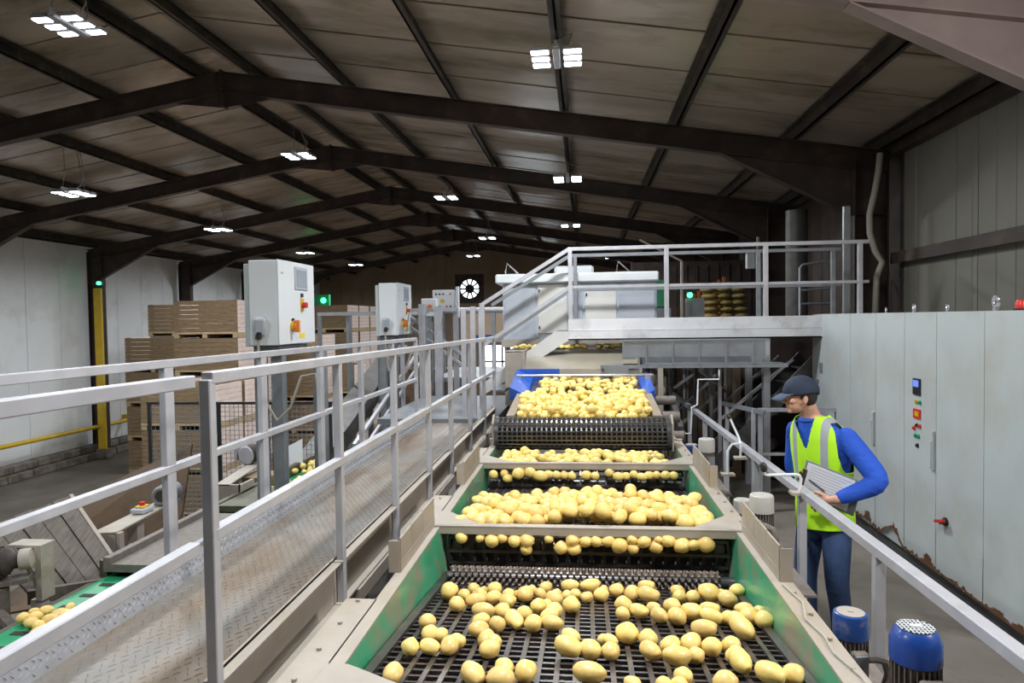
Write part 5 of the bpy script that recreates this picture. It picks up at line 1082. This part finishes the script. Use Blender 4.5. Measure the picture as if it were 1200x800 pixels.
# jeans
m = MB(); loft(m, [(0,0,.98,.158,.115),(0,0,.90,.172,.125),(0,-.005,.82,.172,.122),(0,0,.77,.15,.10)])
limb(m, [hipL+V(0,0,-.03), mm(.105,.02,.66), kneeL, mm(.12,.0,.28), mm(.128,-.01,.07)], [.098,.088,.075,.068,.066])
limb(m, [hipR+V(0,0,-.03), mm(-.095,.035,.66), kneeR, mm(-.10,.05,.28), mm(-.104,.035,.07)], [.098,.088,.075,.068,.066])
for (c, a) in ((kneeL+V(0,0,.03),.02),(kneeL+V(0,0,-.05),.02),(kneeR+V(0,0,.03),.02),(kneeR+V(0,0,-.06),.02)): m.ball(c+Nh*.03, (.055,.055,.012), 12)
remesh(m.build('jeans', jeans, man), .008, 2)
for nm, a in (('shoe', ankL), ('shoe', ankR)):
    m = MB(); m.ball(V(a.x,a.y,.055)+Nh*.02, (.055,.055,.05), 14); m.ball(V(a.x,a.y,.045)+Nh*.12, (.06,.06,.04), 14); m.ball(V(a.x,a.y,.045)+Nh*.07, (.055,.055,.04), 14); m.bar(V(a.x,a.y,.014)-Nh*.05, V(a.x,a.y,.014)+Nh*.17, .085, .026)
    remesh(m.build(nm, black, man), .006)
# vest
m = MB(); n = 160; rows = [.80+.01*i for i in range(76)]; vs_ = []
vest = [(0,0,.79,.196,.150),(0,.0,.86,.196,.150),(0,.004,1.0,.190,.146),(0,.008,1.1,.190,.146),(-.002,.012,1.2,.198,.148),(-.006,.022,1.3,.208,.146),(-.012,.036,1.40,.203,.136),(-.018,.048,1.455,.182,.122),(-.022,.058,1.495,.150,.110),(-.026,.066,1.52,.128,.10),(-.03,.078,1.55,.088,.086)]
def vring(z):
    for a, b_ in zip(vest, vest[1:]):
        if a[2] <= z <= b_[2]+1e-6: u = (z-a[2])/(b_[2]-a[2]); return [p*(1-u)+q*u for p, q in zip(a, b_)]
    return vest[-1]
for z in rows:
    l, f, zz, a, b_ = vring(min(z,1.55))
    for i in range(n):
        t_ = 2*PI*i/n; wr = .004*math.sin(t_*9+z*7)*(1.3-z)*1.5; vs_.append(mm(l+(a+wr)*math.cos(t_), f+(b_+wr)*math.sin(t_), z+(.02*math.cos(t_) if z < .84 else 0)))
for r in range(len(rows)-1):
    zc_ = (rows[r]+rows[r+1])/2; l, f, zz, a, b_ = vring(min(zc_,1.55))
    for i in range(n):
        t_ = 2*PI*(i+.5)/n; lx = a*math.cos(t_); front = math.sin(t_) > 0
        if front and zc_ > 1.335 and abs(lx-l-.0) < .004+(zc_-1.335)*.40: continue
        if (not front) and zc_ > 1.50 and abs(lx) < .07: continue
        if 1.20 < zc_ < 1.505 and abs(math.cos(t_)) > 1.0-.145*math.sqrt(min(1,(zc_-1.20)/.10))*(1 if zc_ < 1.40 else max(.45,1-(zc_-1.40)*6)): continue
        mi = 0
        m.mat(mi).add([], []); m.cm = mi; m.f.append((r*n+i, r*n+(i+1)%n, (r+1)*n+(i+1)%n, (r+1)*n+i)); m.m.append(mi)
m.v = vs_
o = m.build('vest', vest_material(Lh), man, smooth='all'); s_ = o.modifiers.new('smooth', 'SMOOTH'); s_.iterations = 8; s_.factor = .5; s_ = o.modifiers.new('solid', 'SOLIDIFY'); s_.thickness = .005; s_.offset = 1
# clipboard: held flat against the belly
cb = mm(.140,.165,1.115); e1 = (Lh*.93+V(0,0,-.27)+Nh*-.26).normalized(); e3 = (Nh-e1*Nh.dot(e1)).normalized(); e2 = e3.cross(e1)
if e2.z > 0: e2 = -e2
def slab(m, c, a0, a1, b0, b1, h0, h1):
    p = [c+e1*a+e2*b_ for a, b_ in ((a0,b0),(a1,b0),(a1,b1),(a0,b1))]; return m.add([q+e3*h0 for q in p]+[q+e3*h1 for q in p],[(0,3,2,1),(4,5,6,7),(0,1,5,4),(1,2,6,5),(2,3,7,6),(3,0,4,7)])
t = thing('clipboard', tuple(cb), 'grey clipboard with printed white sheets held under the man\'s left arm', 'clipboard')
slab(MB(), cb, -.17,.19,-.12,.12,-.002,.002).build('board', greyp2, t, bevel=.002); p = slab(MB(), cb, -.155,.145,-.108,.108,.002,.005).build('paper', paper, t)
m = MB()
for i in range(10): slab(m, cb, -.13,.13-.03*(i % 3),-.09+i*.019,-.087+i*.019,.005,.0055)
m.build('print', ink, p); m = MB(); slab(m, cb, -.175,-.145,-.06,.06,.005,.012); slab(m, cb, -.19,-.165,-.035,.035,.005,.018); m.build('clip', clipm, t, bevel=.003)
t = MB().cyl(cb+e1*-.12+e2*.0+e3*.012, cb+e1*-.01+e2*.035+e3*.012, .0045, 8); tag(t.build('pen', black), 'dark pen lying on the clipboard paper', 'pen')

for o in list(bpy.data.objects):
    if '_o' in o: del o['_o']
for m_ in list(bpy.data.meshes):
    if m_.users == 0: bpy.data.meshes.remove(m_)
